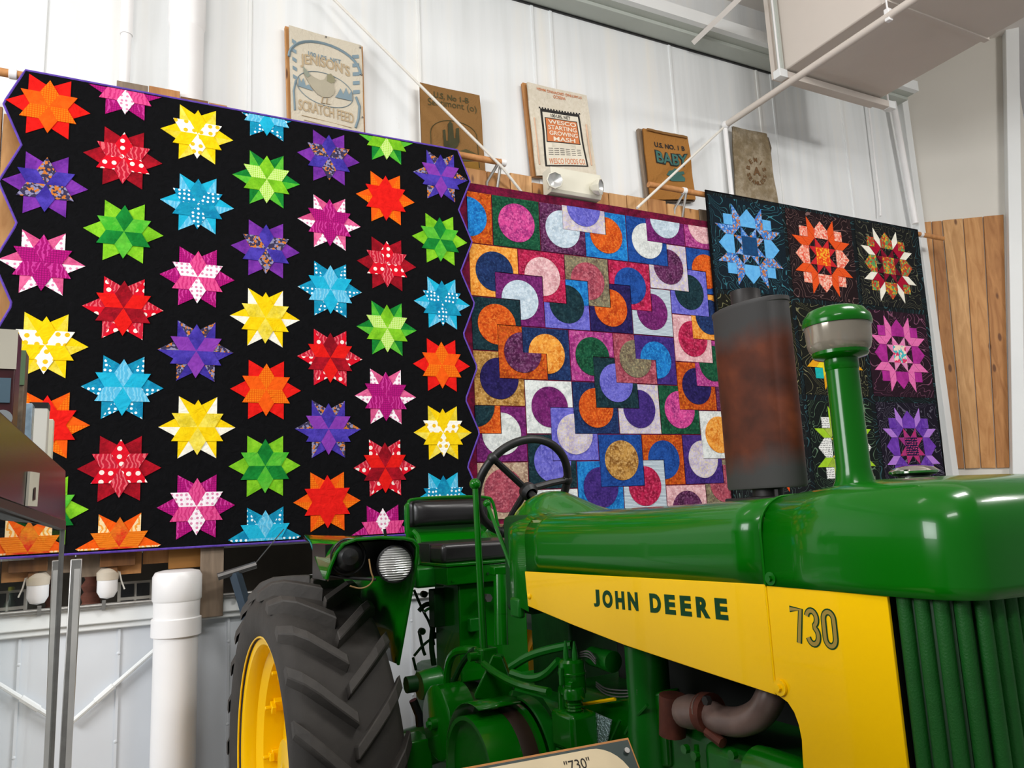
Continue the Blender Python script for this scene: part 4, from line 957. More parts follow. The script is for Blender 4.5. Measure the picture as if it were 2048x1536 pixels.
#TRACTOR#
# ================================================================== TRACTOR
TO = CAM + (-TCAM.x)*nose + (-TCAM.y)*leftv; TO.z = 0
tr = thing('tractor', 'glossy green and yellow farm tractor with tall rusty muffler', 'tractor', TO, math.atan2(nose.y, nose.x))
def paint(name, c, rough=.22, coat=.6):
    t = NT(name); co = t.coord(); n = t.n('ShaderNodeTexNoise', i_Scale=3.0, i_Detail=3.0); t.l(co, n.inputs['Vector'])
    a = lin(c); t.l(t.ramp(n.outputs[0], [(0.3, tuple(v*.94 for v in a[:3])+(1,)), (0.7, a)]), t.b.inputs['Base Color'])
    t.b.inputs['Roughness'].default_value = rough; t.b.inputs['Specular IOR Level'].default_value = .2; t.b.inputs['Coat Weight'].default_value = coat; t.b.inputs['Coat Roughness'].default_value = .03; t.b.inputs['Coat IOR'].default_value = 1.35
    MATS[name] = t.m; return t.m
G = paint('green_enamel', '065e06', .22, .38); GC = mat('green_casting', '0a6212', .35, 0, .15, 8, .06, 50, .1, .25); GD = mat('dark_green_casting', '08360e', .55, 0, .35, 10, .1, 40, 0, .2)  # GD is a darker, duller green for linkages and brackets
Yl = paint('yellow_enamel', 'f8c400', .28, .25); M_rub = mat('black_rubber', '312d29', .75, 0, .25, 9, .12, 60); M_lug = mat('worn_rubber', '3a3632', .7, 0, .25, 14, .1, 80)
M_vinyl = mat('black_vinyl', '1c1a1b', .32, 0, .1, 10, .05, 30); M_txtg = mat('green_decal', '063c1c', .5, spec=.2); M_gold = mat('gold_decal', '9a8034', .4)
M_fib = mat('brown_fibre', '2b1a10', .55, 0, .3, 20); M_chrome = mat('chrome', 'd5d2cc', .12, 1.0, .03); M_tank_shade = mat('black_tank_and_shade', '0a0b0a', .6)
HW = .28
# ---- hood, rear section : loft along x
def hood_sec(x, w, zb, zt, n=26, rad=.062):
    ry, rz = rad*1.25, rad
    half = [(-w, zb), (-w, zb+(zt-.006-rz-zb)*.5), (-w, zt-.006-rz)]
    for i in range(1, 10):
        a = i/9*PI/2; half.append((-w+ry*(1-math.cos(a)), zt-.006-rz+rz*math.sin(a)))
    half += [(-(w-ry)*.5, zt-.002)]
    return [Vector((x, y, z)) for y, z in half] + [Vector((x, 0, zt))] + [Vector((x, -y, z)) for y, z in half[::-1]]
def seam(x): return 1.537 + (1.557-1.537)*(x-1.22)/(2.155-1.22)
b = B(); secs = []
for x, w, zt in [(1.2135+.9365*i/12, .274+.010*i/12, 1.7035+.0075*min(1, i/7)+.013*max(0, (i-7)/5)) for i in range(13)]:
    secs.append([b.v(p) for p in hood_sec(x, w, seam(x), zt)])
b.skin(secs, False); b.done('hood', G, tr, solid=.004)
# ---- hood, front section with rounded nose
def outline(w, xf, n=14, r=.065):
    pts = [Vector((2.156, -w, 0)), Vector((2.30, -w, 0)), Vector((2.42, -w-.004, 0))]
    cx_, cy_ = xf-r-.035, w-r
    for i in range(n+1):
        a = -PI/2 + i/n*(PI/2)*.86
        pts.append(Vector((cx_+r*1.25*math.cos(a), -cy_+r*math.sin(a)*1.0, 0)))
    last = pts[-1]
    for i in range(1, 7):
        t = i/6; pts.append(Vector((last.x+(xf-last.x)*(1-(1-t)**2), last.y*(1-t), 0)))
    m = [Vector((p.x, -p.y, 0)) for p in pts[:-1]][::-1]
    return pts+m
base = outline(.288, 2.575)
prof = [(0, 1.555), (.0, 1.575), (.001, 1.61), (.002, 1.645), (.006, 1.672), (.015, 1.697), (.031, 1.717), (.055, 1.730), (.09, 1.737), (.15, 1.742)]
b = B(); rings = []
for ins, z in prof:
    ring = []
    for p in base:
        y = p.y*(1-ins/.288); fx = max(0, (p.x-2.30)/(2.575-2.30)); x = p.x-ins*fx
        zz = z
        if p.x < 2.30:  # blend down to the rear hood at the split
            k = (2.30-p.x)/.144; zz = z - k*(max(0, z-1.66))*.20
        ring.append(b.v((x, y, zz)))
    rings.append(ring)
b.skin(rings, False)
top = rings[-1]; n = len(top)
for i in range(n//2): b.face([top[i], top[i+1], top[n-2-i], top[n-1-i]] if i+1 < n-2-i else [top[i], top[i+1], top[n-1-i]])
b.done('hood_nose', G, tr, solid=.004)
sec = hood_sec(2.156, .2885, 1.557, 1.727)
B().tube(sec, .0035, 6).done('hood_seam_bead', G, tr)
for (px, py, mm) in ((1543, 1157, G),):
    q = tp(px, py, y=-.289); o = B().cyl(q, q+Vector((0, -.004, 0)), .0125, n=18).done('washer', mm, tr); B().cyl(q, q+Vector((0, -.010, 0)), .006, n=6).done('bolt_head', mm, o)
# ---- cowl dome over the dash
b = B(); secs = []
for x, w, hgt, zb in ((.985, .17, .0, 1.46), (.988, .19, .035, 1.455), (1.0, .21, .062, 1.45), (1.03, .235, .074, 1.44), (1.07, .252, .072, 1.435), (1.12, .264, .052, 1.43), (1.17, .270, .022, 1.425), (1.213, .273, .0, 1.42)):
    row = []
    for p in hood_sec(x, w, zb, 1.703, rad=.055):
        yy = p.y
        k = (yy+.065)/.175
        if p.z > 1.62 and abs(k) < 1: p.z += hgt*math.cos(k*PI/2)**1.2*min(1, (p.z-1.62)/.06)
        row.append(p)
    # densify the top
    den = []
    for a_, c_ in zip(row, row[1:]):
        nsub = 6 if abs(a_.y-c_.y) > .04 else 1
        for q_ in range(nsub):
            p = a_.lerp(c_, q_/nsub)
            if nsub > 1:
                k = (p.y+.065)/.175; p.z = 1.700 + (hgt*math.cos(k*PI/2)**1.2 if abs(k) < 1 else 0)
            den.append(p)
    den.append(row[-1])
    secs.append([b.v(p) for p in den])
b.skin(secs, False); b.face(secs[0]); b.done('dash_cowl', G, tr)
# ---- yellow side panels
def plate(name, poly, y0, y1, m, bev=.0015):
    return B().prism(poly, lambda p: Vector((p[0], y0, p[1])), lambda p: Vector((p[0], y1, p[1]))).done(name, m, tr, smooth=False, bevel=bev)
low = [tp(px, py, y=-.284) for px, py in ((1057, 1212), (1150, 1251), (1250, 1290), (1400, 1340), (1545, 1388))]
poly = [(1.222, seam(1.222)), (2.153, seam(2.153))] + [(2.153, low[-1].z)] + [(p.x, p.z) for p in low[::-1][1:]]
for s in (-1, 1):
    plate('side_panel', poly, s*.280, s*.286, Yl)
fr = [(2.157, 1.556), (2.412, 1.556), (2.412, .80), (2.19, .80)] + [(p.x, p.z) for p in (tp(px, py, y=-.288) for px, py in ((1605, 1520), (1603, 1480), (1597, 1450), (1588, 1425), (1575, 1405), (1556, 1391)))] + [(2.157, low[-1].z)]
for s in (-1, 1):
    plate('side_panel', fr, s*.281, s*.288, Yl)
q = tp(1562, 1375, y=-.289); o = B().cyl(q, q+Vector((0, -.005, 0)), .0145, n=18).done('washer', Yl, tr); B().cyl(q, q+Vector((0, -.011, 0)), .0065, n=6).done('bolt_head', Yl, o)
q = tp(1059, 1193, y=-.287); B().sphere(q, .008, (1, .8, 1), 10, 8).done('screw', Yl, tr)
B().tube([Vector((2.1545, -.287, 1.552)), Vector((2.1545, -.287, 1.375))], .0028, 6).done('panel_seam_bead', Yl, tr)
# ---- lettering
def hood_letters(body, pl, prr, h, m, y, bold):
    a, c = tp(*pl, y=y), tp(*prr, y=y)
    return lettering(body, m, tr, a, (c-a), (0, 0, 1), (c-a).length, h, bold, .0004)
for ch, x0, x1 in (('J', 1188, 1200), ('O', 1206, 1226), ('H', 1232, 1250), ('N', 1257, 1277), ('D', 1301, 1323), ('E', 1331, 1352), ('E', 1362, 1384), ('R', 1394, 1421), ('E', 1432, 1457)):
    yb_ = lambda x: 1213+(x-1188)*28/269
    hood_letters(ch, (x0, yb_(x0)), (x1, yb_(x1)), .0425, M_txtg, -.2866, .05)
# 730 : outlined narrow numerals built from strokes
q7, q0 = tp(1582, 1287, y=-.2886), tp(1681, 1300, y=-.2886)
nw = (q0.x-q7.x); nh = .067
def stroke(name, pts, w, m, y, closed=False):
    b = B(); P = [Vector(p) for p in pts]; N = len(P); L = []; Rr = []
    for i in range(N):
        d = (P[(i+1) % N]-P[i-1]) if closed else (P[min(i+1, N-1)]-P[max(i-1, 0)])
        d.normalize(); nn = Vector((-d.y, d.x))
        L.append(P[i]+nn*w/2); Rr.append(P[i]-nn*w/2)
    f = lambda p: Vector((q7.x+p.x, y, q7.z+p.y + (q0.z-q7.z)*p.x/nw))
    l = [b.v(f(p)) for p in L]; r_ = [b.v(f(p)) for p in Rr]
    if closed: l.append(l[0]); r_.append(r_[0])
    b.skin([l, r_], False); return b.done(name, m, tr, smooth=False, fix=False)
cw = nw/3.55
def arc(cx_, cy_, rx, ry, a0, a1, n=12): return [(cx_+rx*math.cos(math.radians(a0+(a1-a0)*i/n)), cy_+ry*math.sin(math.radians(a0+(a1-a0)*i/n))) for i in range(n+1)]
hw_ = cw*.36; g0 = .58*cw; g1 = 1.74*cw; g2 = 2.95*cw
num = {'7': [(g0-hw_*1.2, nh*.92), (g0+hw_*1.1, nh*.92), (g0+hw_*.2, nh*.04)],
       '3': arc(g1, nh*.72, hw_, nh*.20, 165, -60) + arc(g1, nh*.28, hw_*1.05, nh*.22, 60, -165),
       '0': arc(g2, nh*.72, hw_, nh*.20, 180, 0) + arc(g2, nh*.27, hw_, nh*.21, 0, -180)}
for k_, pts in num.items():
    stroke('numeral_outline', pts, cw*.40, M_txtg, -.2886, k_ == '0'); stroke('numeral', pts, cw*.23, M_gold, -.2892, k_ == '0')
# ---- grille
gb = outline(.268, 2.548); gb = [p for p in gb if p.x > 2.415]; gb[0:0] = [Vector((2.416, gb[0].y, 0))]; gb.append(Vector((2.416, -gb[0].y, 0)))
L = [0]
for a, c in zip(gb, gb[1:]): L.append(L[-1]+(c-a).length)
def along(s):
    for i in range(len(gb)-1):
        if s <= L[i+1] or i == len(gb)-2:
            t = (s-L[i])/max(1e-6, L[i+1]-L[i]); p = gb[i].lerp(gb[i+1], t); d = (gb[i+1]-gb[i]).normalized(); return p, Vector((d.y, -d.x, 0))
NB = 25
b = B(); b.skin([[b.v(Vector((p.x, p.y, z))*1 + Vector((-.012 if p.x > 2.5 else 0, .0, 0))) for p in gb] for z in (.78, 1.56)], False); b.done('grille_screen', mat('grille_mesh', '0c3214', .6), tr)
bar0 = None
for k in range(NB):
    p, nn = along((k+.5)*L[-1]/NB)
    if bar0 is None:
        bar0 = B().cyl((0, 0, .79), (0, 0, 1.56), .0118, n=14).done('grille_bar', mat('grille_green', '124e18', .5, 0, .1, 30, .15, 300, 0, .25), tr, loc=p)
    else: linkcopy(bar0, tr, p)
B().bx(2.395, 2.43, -.275, .275, .74, .80).done('grille_base', G, tr, bevel=.004)
# ---- muffler
def oval(b, cx_, a, bb, prof, cap0=True, cap1=True, n=36):
    e1, e2 = Vector((1, 0, 0)), Vector((0, 1, 0))
    b.skin([b.ring((cx_, 0, z), e1, e2, a*s, n, bb*s) for s, z in prof], True, cap0, cap1); return b
def rustmat():
    t = NT('rusty_muffler'); co = t.coord(); sp = t.n('ShaderNodeSeparateXYZ'); t.l(co, sp.inputs[0])
    n = t.n('ShaderNodeTexNoise', i_Scale=5.0, i_Detail=6.0, i_Roughness=.6); t.l(t.coord('Object', (1, 1, .45)), n.inputs['Vector'])
    d = t.math('ABSOLUTE', t.math('SUBTRACT', sp.outputs[2], 1.955))
    v = t.math('ADD', t.math('MULTIPLY', d, 3.2), t.math('MULTIPLY', n.outputs[0], .55))
    n2 = t.n('ShaderNodeTexNoise', i_Scale=14.0, i_Detail=6.0); t.l(co, n2.inputs['Vector'])
    rust = t.ramp(n2.outputs[0], [(0.3, lin('3f1d11')), (0.55, lin('5a2a18')), (0.75, lin('73381f'))])
    t.l(t.mix(t.ramp(v, [(0.66, (0, 0, 0, 1)), (0.84, (1, 1, 1, 1))]), rust, lin('3f3d3c')), t.b.inputs['Base Color'])
    t.b.inputs['Roughness'].default_value = .55; t.b.inputs['Specular IOR Level'].default_value = .3; t.bump(n2.outputs[0], .08, .01); return t.m
M_muf = rustmat(); MX = 1.915
oval(B(), MX-.004, .115, .055, [(.97, 1.742), (1.0, 1.748), (1.0, 2.178), (1.02, 2.180), (1.02, 2.190), (.96, 2.192)]).done('muffler', M_muf, tr)
M_iron = mat('dark_iron', '2b2827', .5, .5, .2, 10)
B().lathe([(.040, 2.188), (.036, 2.20), (.036, 2.232), (.033, 2.232), (.033, 2.20)], (MX-.012, 0, 0), (0, 0, 1), 24).done('muffler_outlet', M_iron, tr)
B().lathe([(.050, 1.705), (.050, 1.722), (.036, 1.724), (.036, 1.745)], (MX, 0, 0), (0, 0, 1), 20).done('muffler_neck', M_iron, tr)
B().bx(MX-.095, MX+.075, -.05, .05, 1.700, 1.722).done('muffler_flange', M_iron, tr, bevel=.004)
B().cyl((MX+.055, -.03, 1.72), (MX+.055, -.03, 1.738), .007, n=6).done('flange_bolt', M_iron, tr)
# ---- air stack
SX = 2.157
B().lathe([(.078, 1.722), (.062, 1.726), (.046, 1.734), (.039, 1.750), (.0345, 1.775), (.0335, 1.98), (.0335, 2.01)], (SX, 0, 0), (0, 0, 1), 32).done('air_stack', G, tr)
B().lathe([(.0335, 1.985), (.035, 1.987), (.035, 2.016), (.034, 2.018)], (SX, 0, 0), (0, 0, 1), 32).done('stack_collar', G, tr)
B().lathe([(.032, 2.008), (.054, 2.014), (.058, 2.019), (.058, 2.027), (.05, 2.029)], (SX, 0, 0), (0, 0, 1), 36).done('precleaner_base', G, tr)
t_ = NT('smoky_bowl'); t_.b.inputs['Base Color'].default_value = lin('a59a8a'); t_.b.inputs['Roughness'].default_value = .12; t_.b.inputs['Transmission Weight'].default_value = .35; t_.b.inputs['Metallic'].default_value = .25
B().lathe([(.057, 2.025), (.0625, 2.030), (.0665, 2.045), (.0685, 2.086)], (SX, 0, 0), (0, 0, 1), 40).done('precleaner_bowl', t_.m, tr)
B().lathe([(.067, 2.082), (.0715, 2.083), (.0725, 2.090), (.070, 2.102), (.063, 2.110), (.059, 2.117), (.045, 2.123), (.02, 2.126), (.001, 2.127)], (SX, 0, 0), (0, 0, 1), 40).done('precleaner_lid', G, tr)
# radiator cap
q = tp(1828, 952, y=.02)
B().lathe([(.030, 1.728), (.030, 1.750), (.040, 1.752), (.043, 1.756)], (q.x, .02, 0), (0, 0, 1), 24).done('radiator_cap_base', M_blackm, tr)
B().lathe([(.045, 1.755), (.046, 1.759), (.038, 1.766), (.018, 1.770), (.001, 1.771)], (q.x, .02, 0), (0, 0, 1), 24).done('radiator_cap', M_chrome, tr)
# ---- tank / dark stuff under the hood
B().bx(1.26, 2.12, -.235, .235, 1.42, 1.66).done('fuel_tank', M_tank_shade, tr, bevel=.03)
B().bx(1.22, 2.2, .02, .25, 1.1, 1.44).done('hood_shade_block', M_tank_shade, tr, bevel=.02)  # added black block, stands in for shade and closes the see-through gap
B().bx(2.22, 2.40, -.26, .26, .78, 1.62).done('radiator', M_tank_shade, tr)
# ---- engine block and cases
B().bx(1.15, 2.05, -.16, .20, .55, 1.20).done('engine_block', GC, tr, bevel=.03)
B().bx(.50, 1.18, -.10, .20, .5, 1.10).done('crankcase', GC, tr, bevel=.03)
B().bx(-.25, .55, -.07, .20, .5, 1.05).done('transmission_case', GC, tr, bevel=.03)
B().lathe([(.075, 0), (.085, .1), (.065, .3), (.065, .52)], (0, -.05, .745), (0, -1, 0), 20, True, True).done('axle_housing', GC, tr)
B().lathe([(.075, 0), (.085, .1), (.065, .3), (.065, .40)], (0, .18, .745), (0, 1, 0), 20, True, True).done('axle_housing', GC, tr)
B().bx(2.05, 2.40, -.14, .14, .45, .9).done('front_support', GC, tr, bevel=.02)
B().cyl((2.3, 0, .25), (2.3, 0, .5), .06).done('front_pedestal', GC, tr)
# ---- rear wheels
AX = Vector((0, 0, .745))
def wheel(yc, s):
    """s=-1: right wheel"""
    t = B(); R0 = .695
    pr_ = [(.500, .140), (.512, .160), (.53, .178), (.58, .192), (.63, .190), (.67, .175), (.690, .150), (.697, .08), (.699, 0)]
    full = pr_ + [(r_, -h) for r_, h in pr_[::-1][1:]]
    tyre = t.lathe([(r_, h*1) for r_, h in full], (0, 0, 0), (0, 1, 0), 72).done('rear_tire', M_rub, tr, loc=(0, yc, AX.z))
    def lug(side):
        b = B(); rows_ = []
        # along lug parameter k from shoulder (0) to centre (1)
        for k in range(6):
            f = k/5; y = side*(.192-.200*f); sweep = -(.02+.30*f**.85)
            hw2 = (.050-.010*f)/2/.72; rb = .66 if k == 0 else (.685 if k == 1 else .692)
            rt = (.695 if k == 0 else (.735 if k == 1 else .748))
            pts = []
            for da, rr in ((-hw2*1.25, rb), (-hw2, rt), (hw2, rt), (hw2*1.25, rb)):
                a = sweep+da
                pts.append(b.v((rr*math.cos(a), y, rr*math.sin(a))))
            rows_.append(pts)
        b.skin(rows_, False); b.face(rows_[0][::-1]); b.face(rows_[-1])
        return b.done('tread_lug', M_lug, tyre, smooth=False, bevel=.004, seg=1)
    NL = 23
    for side in (-1, 1):
        l0 = lug(side)
        ph = .0 if side < 0 else PI/NL
        for k in range(NL):
            o = l0 if k == 0 else linkcopy(l0, tyre)
            o.rotation_euler = (0, ph+2*PI*k/NL+.05, 0)
    rim = B().lathe([(.515, .172), (.522, .165), (.520, .158), (.490, .152), (.480, .135), (.478, .10), (.448, .075), (.440, .0), (.448, -.09), (.48, -.12), (.49, -.152), (.52, -.158), (.52, -.17)], (0, 0, 0), (0, s, 0), 64).done('rear_rim', Yl, tr, loc=(0, yc, AX.z), solid=.006)
    B().lathe([(.42, -.02), (.38, -.03), (.30, .02), (.16, .03), (.12, .08), (.05, .085), (.001, .085)], (0, 0, 0), (0, s, 0), 48).done('wheel_disc', Yl, rim, solid=.01)
    for k in range(12):
        a = 2*PI*k/12+.10
        b = B(); c, sn = math.cos(a), math.sin(a); M3 = Matrix(((c, 0, -sn), (0, 1, 0), (sn, 0, c)))
        b.box(M3 @ Vector((.427, s*.015, 0)), (.03, .06, .05), M3); b.box(M3 @ Vector((.41, s*.05, 0)), (.05, .02, .034), M3)
        b.cyl(M3 @ Vector((.412, s*.05, 0)), M3 @ Vector((.412, s*.085, 0)), .010, n=6)
        b.done('rim_clamp', Yl, rim, bevel=.003)
    return tyre
wheel(-.625, -1); wheel(.625, 1)
# front wheels (under the nose)
for s in (-1, 1):
    o = B().lathe([(.20, -.05), (.30, -.07), (.335, -.05), (.342, 0), (.335, .05), (.30, .07), (.20, .05)], (0, 0, 0), (0, 1, 0), 40).done('front_tire', M_rub, tr, loc=(2.3, s*.13, .342))
    B().lathe([(.205, -.05), (.19, 0), (.1, .02*s), (.03, .04*s), (.001, .04*s)], (0, 0, 0), (0, 1, 0), 32).done('front_rim', Yl, o)
# ---- fenders
def fender(s):
    P = [(-.385, 1.17), (-.385, 1.30), (-.385, 1.45), (-.386, 1.57), (-.392, 1.605), (-.410, 1.627), (-.44, 1.635), (-.52, 1.642), (-.60, 1.640), (-.64, 1.627), (-.665, 1.597), (-.685, 1.55), (-.697, 1.512)]
    fx = [.42+(z-1.19)*.55 if y > -.40 else .655-(-.40-y)*.28 for y, z in P]
    xe_ = [-.72]*7 + [-.45, -.10, .12, .27, .42, .54]
    b = B(); rws = []
    for k in range(12):
        t = k/11
        rws.append([b.v((x0+(x1-x0)*t, y*(-s), z)) for (y, z), x0, x1 in zip(P, fx, xe_)])
    b.skin(rws, False)
    f = b.done('fender', G, tr, solid=.005)
    B().tube([Vector((x, y*(-s), z)) for (y, z), x in zip(P, fx)], .0065, 8).done('fender_bead', G, f)
    # thin black shell lining the inside of the fender
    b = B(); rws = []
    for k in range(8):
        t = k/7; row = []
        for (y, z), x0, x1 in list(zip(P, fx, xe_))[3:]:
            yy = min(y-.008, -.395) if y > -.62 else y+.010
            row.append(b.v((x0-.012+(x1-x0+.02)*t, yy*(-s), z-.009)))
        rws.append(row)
    b.skin(rws, False); b.done('inner_shell', M_blackm, f)
    return f
fR = fender(-1); fL = fender(1)
# lamp bar and lamps inside right fender
q0_, q1_ = tp(652, 1149, x=.50), tp(752, 1159, x=.60)
B().tube([q0_, q0_.lerp(q1_, .5)+Vector((0, 0, -.004)), q1_], .006, 6).done('lamp_bracket_edge', M_blackm, tr)
B().bx(.30, .48, -.675, -.40, 1.50, 1.625).done('lamp_bracket', M_blackm, tr)
lc = tp(789, 1128, x=.60)
o = B().lathe([(.012, -.09), (.035, -.075), (.055, -.04), (.063, -.005), (.066, .002), (.066, .010), (.060, .012)], lc, (1, -.12, .02), 32, True).done('headlamp', M_blackm, tr)
t_ = NT('ribbed_lens'); co = t_.coord(); w_ = t_.n('ShaderNodeTexWave', i_Scale=38.0, i_Distortion=1.0, i_Detail=2.0, bands_direction='Z'); t_.l(co, w_.inputs['Vector'])
t_.l(t_.ramp(w_.outputs[0], [(0.2, lin('9a9a98')), (0.8, lin('f0f0ee'))]), t_.b.inputs['Base Color']); t_.b.inputs['Roughness'].default_value = .15; t_.b.inputs['Metallic'].default_value = .45; t_.bump(w_.outputs[0], .5, .01)
B().lathe([(.0605, .008), (.052, .014), (.03, .019), (.001, .021)], lc, (1, -.12, .02), 32).done('lens', t_.m, o)
lc2 = tp(695, 1113, x=.55)
o = B().lathe([(.001, .06), (.028, .055), (.045, .035), (.056, .0), (.058, -.03)], lc2, (1, -.12, .02), 28).done('work_lamp', M_blackm, tr)
B().tube([lc2+Vector((.01, .061*math.sin(a), .061*math.cos(a))) for a in [2*PI*i/24 for i in range(24)]], .004, 6, True).done('lamp_ring', M_blackm, o)
B().tube([tp(738, 1118, x=.60), tp(742, 1145, x=.61), tp(748, 1158, x=.61), tp(738, 1172, x=.6), tp(720, 1178, x=.6), tp(700, 1172, x=.6)], .0028, 6, smooth=2).done('lamp_wire', mat('tan_wire', '8a6a3c', .6), tr)
B().tube([tp(771, 1072, x=.5), tp(769, 1058, x=.5)], .006, 8).done('fender_hook', M_blackm, tr)
# ---- seat
XS = .02
bl, br = tp(812, 1004, x=XS), tp(985, 990, x=XS); zt_ = (bl.z+br.z)/2+.006; zb_ = tp(880, 1072, x=XS).z
yc_ = (bl.y+br.y)/2; hw3 = (br.y-bl.y)/2
B().prism([(yc_-hw3, zt_-.03), (yc_-hw3+.03, zt_), (yc_+hw3-.03, zt_), (yc_+hw3, zt_-.03), (yc_+hw3+.0, zb_+.02), (yc_+hw3-.05, zb_-.03), (yc_-hw3+.04, zb_-.03), (yc_-hw3, zb_+.02)], lambda p: Vector((XS-.03, p[0], p[1])), lambda p: Vector((XS-.018, p[0], p[1]))).done('backrest_tray', G, tr, bevel=.004)
B().tube([Vector((XS+.01, yc_-hw3, zb_-.02)), Vector((XS+.01, yc_-hw3, zt_-.02)), Vector((XS+.0, yc_-hw3+.03, zt_)), Vector((XS, yc_+hw3-.03, zt_)), Vector((XS+.01, yc_+hw3, zt_-.03)), Vector((XS+.03, yc_+hw3+.01, zb_)), Vector((XS+.06, yc_+hw3+.05, zb_-.04))], .0075, 8, smooth=2).done('backrest_rim', G, tr)
b = B()
def pad(u, v):
    a = u*2-1; c = v*2-1; k = max(0, (1-abs(a)**4)*(1-abs(c)**3))**.5
    return Vector((XS-.016+.055*k, yc_+(hw3-.022)*a, zb_+.045+(zt_-zb_-.055)*(v)))
b.grid(pad, 26, 12); b.done('backrest_cushion', M_vinyl, tr)
# lower tray lip
B().grid(lambda u, v: Vector((XS-.01+.10*v, yc_-hw3+.03+(2*hw3-.06)*u, zb_+.02-.075*v+.02*math.sin(PI*u)*v)), 12, 4).done('seat_tray', G, tr, solid=.005)
# seat cushion
XF = .42
ca, cbb = tp(884, 1092, x=XF), tp(1034, 1074, x=XF); zc0 = tp(900, 1128, x=XF).z; zc1 = (ca.z+cbb.z)/2
B().bx(XF-.40, XF, ca.y, cbb.y+.06, zc0, zc1).done('seat_cushion', M_vinyl, tr, bevel=.02, seg=4)
sa = tp(845, 1085, x=XF-.2)
B().bx(XF-.36, XF-.12, sa.y, ca.y-.002, zc0-.01, zc1-.002).done('side_cushion', M_vinyl, tr, bevel=.015, seg=3)
B().tube([tp(826, 1062, x=.10), tp(838, 1075, x=.12), tp(838, 1100, x=.16), tp(838, 1132, x=.20)], .011, 8, smooth=2).done('seat_arm', G, tr)
za, zb2 = tp(893, 1136, x=.47), tp(893, 1172, x=.47); zr = tp(1034, 1122, x=.47)
B().bx(.05, .47, za.y, zr.y+.05, zb2.z, (za.z+zr.z)/2).done('battery_box', G, tr, bevel=.004)
B().bx(.04, .475, za.y-.004, zr.y+.05, (za.z+zr.z)/2, (za.z+zr.z)/2+.012).done('battery_box_lid', G, tr, bevel=.003)
for px, py in ((905, 1162), (975, 1147), (1015, 1142)):
    q = tp(px, py, x=.472); B().cyl(q, q+Vector((.005, 0, 0)), .005, n=8).done('bolt_head', GD if px > 950 else G, tr)
sa, sb = tp(833, 1136, x=.35), tp(893, 1172, x=.35)
B().bx(.15, .35, sa.y, sb.y, sb.z, sa.z).done('seat_base', GC, tr, bevel=.01)
# seat pedestal panels
pa, pb_ = tp(917, 1176, x=.44), tp(1004, 1300, x=.44)
B().bx(.20, .44, pa.y, pb_.y+.12, pb_.z-.1, zb2.z).done('seat_pedestal', G, tr, bevel=.006)
pa, pb_ = tp(868, 1180, x=.30), tp(915, 1250, x=.30)
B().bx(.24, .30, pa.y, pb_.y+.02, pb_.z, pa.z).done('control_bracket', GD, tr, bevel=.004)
# ---- steering wheel
SC = Vector((.735, 0, 1.80)); sa_ = math.radians(63); sn_ = Vector((-math.sin(sa_), 0, math.cos(sa_))); s1 = Vector((0, 1, 0)); s2 = sn_.cross(s1)
ringp = [SC+(s1*math.cos(a)+s2*math.sin(a))*.190 for a in [2*PI*i/48 for i in range(48)]]
sw = B().tube(ringp, .0155, 10, True).done('steering_wheel', M_black, tr)
hub = SC - sn_*.03
B().lathe([(.001, .018), (.022, .016), (.032, .004), (.034, -.02), (.022, -.035)], hub, sn_, 20).done('hub', M_black, sw)
for px, py in ((985, 912), (1137, 955), (1012, 1062)):
    best = min(ringp, key=lambda p: (lambda d: (1024+FPX*d.dot(Rv)/d.dot(Fv)-px)**2+(768-FPX*d.dot(Uv)/d.dot(Fv)-py)**2)((p-TCAM).x*nose+(p-TCAM).y*leftv+Vector((0, 0, (p-TCAM).z))))
    B().tube([hub+sn_*.004, hub.lerp(best, .6)+sn_*.006, best], [.013, .013, .012], 8).done('spoke', M_black, sw)
    B().sphere(best, .021, (1, 1, 1), 10, 8).done('grip_knuckle', M_black, sw)
B().cyl(hub-sn_*.03, hub-sn_*.30, .013, n=14).done('steering_column', M_black, tr)
# ---- levers
lt, lb = tp(950, 968, x=.90), tp(968, 1300, x=.93)
B().tube([lb, lb.lerp(lt, .35)+Vector((.0, .0, 0)), lt], [.0125, .012, .010], 10).done('clutch_lever', G, tr)
B().sphere(lt, .0195).done('lever_knob', G, tr)
lt2, lb2 = tp(974, 1007, x=.93), tp(1043, 1186, x=1.10)
B().tube([lt2, lb2], [.006, .0075], 8).done('throttle_lever', G, tr); B().sphere(lt2, .0135).done('lever_knob', G, tr)
q = lb2; B().tube([q+Vector((0, 0, .02)), q+Vector((.0, 0, -.05))], .010, 8).done('lever_joint', GD, tr)
# ---- hydraulic cylinder & stuff in front of the pedestal
h0, h1 = tp(1000, 1150, x=.62), tp(1003, 1290, x=.66)
B().cyl(h0, h1, .0255, n=18).done('hydraulic_cylinder', G, tr); B().cyl(h0.lerp(h1, .55), h0.lerp(h1, .57), .0265, n=18).done('cylinder_band', G, tr)
q = tp(1000, 1143, x=.62); B().bx(q.x-.03, q.x+.012, q.y-.03, q.y+.03, q.z-.012, q.z+.02).done('cylinder_mount', G, tr, bevel=.004)
for px, py in ((971, 1195), (1019, 1190)):
    q = tp(px, py, x=.47); B().cyl(q, q+Vector((.03, 0, 0)), .016, n=6).done('hex_nut', M_dsteel, tr)
q = tp(947, 1248, x=.45); B().bx(q.x, q.x+.03, q.y-.028, q.y+.028, q.z-.025, q.z+.025).done('latch_block', GC, tr, bevel=.004)
dsp = [(.86, 1.05), (1.12, 1.05), (1.10, 1.47), (.98, 1.47)]
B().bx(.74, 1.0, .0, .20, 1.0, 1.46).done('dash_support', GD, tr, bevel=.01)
B().bx(1.0, 1.16, -.24, .24, 1.40, 1.70).done('dash_panel', GD, tr, bevel=.02)
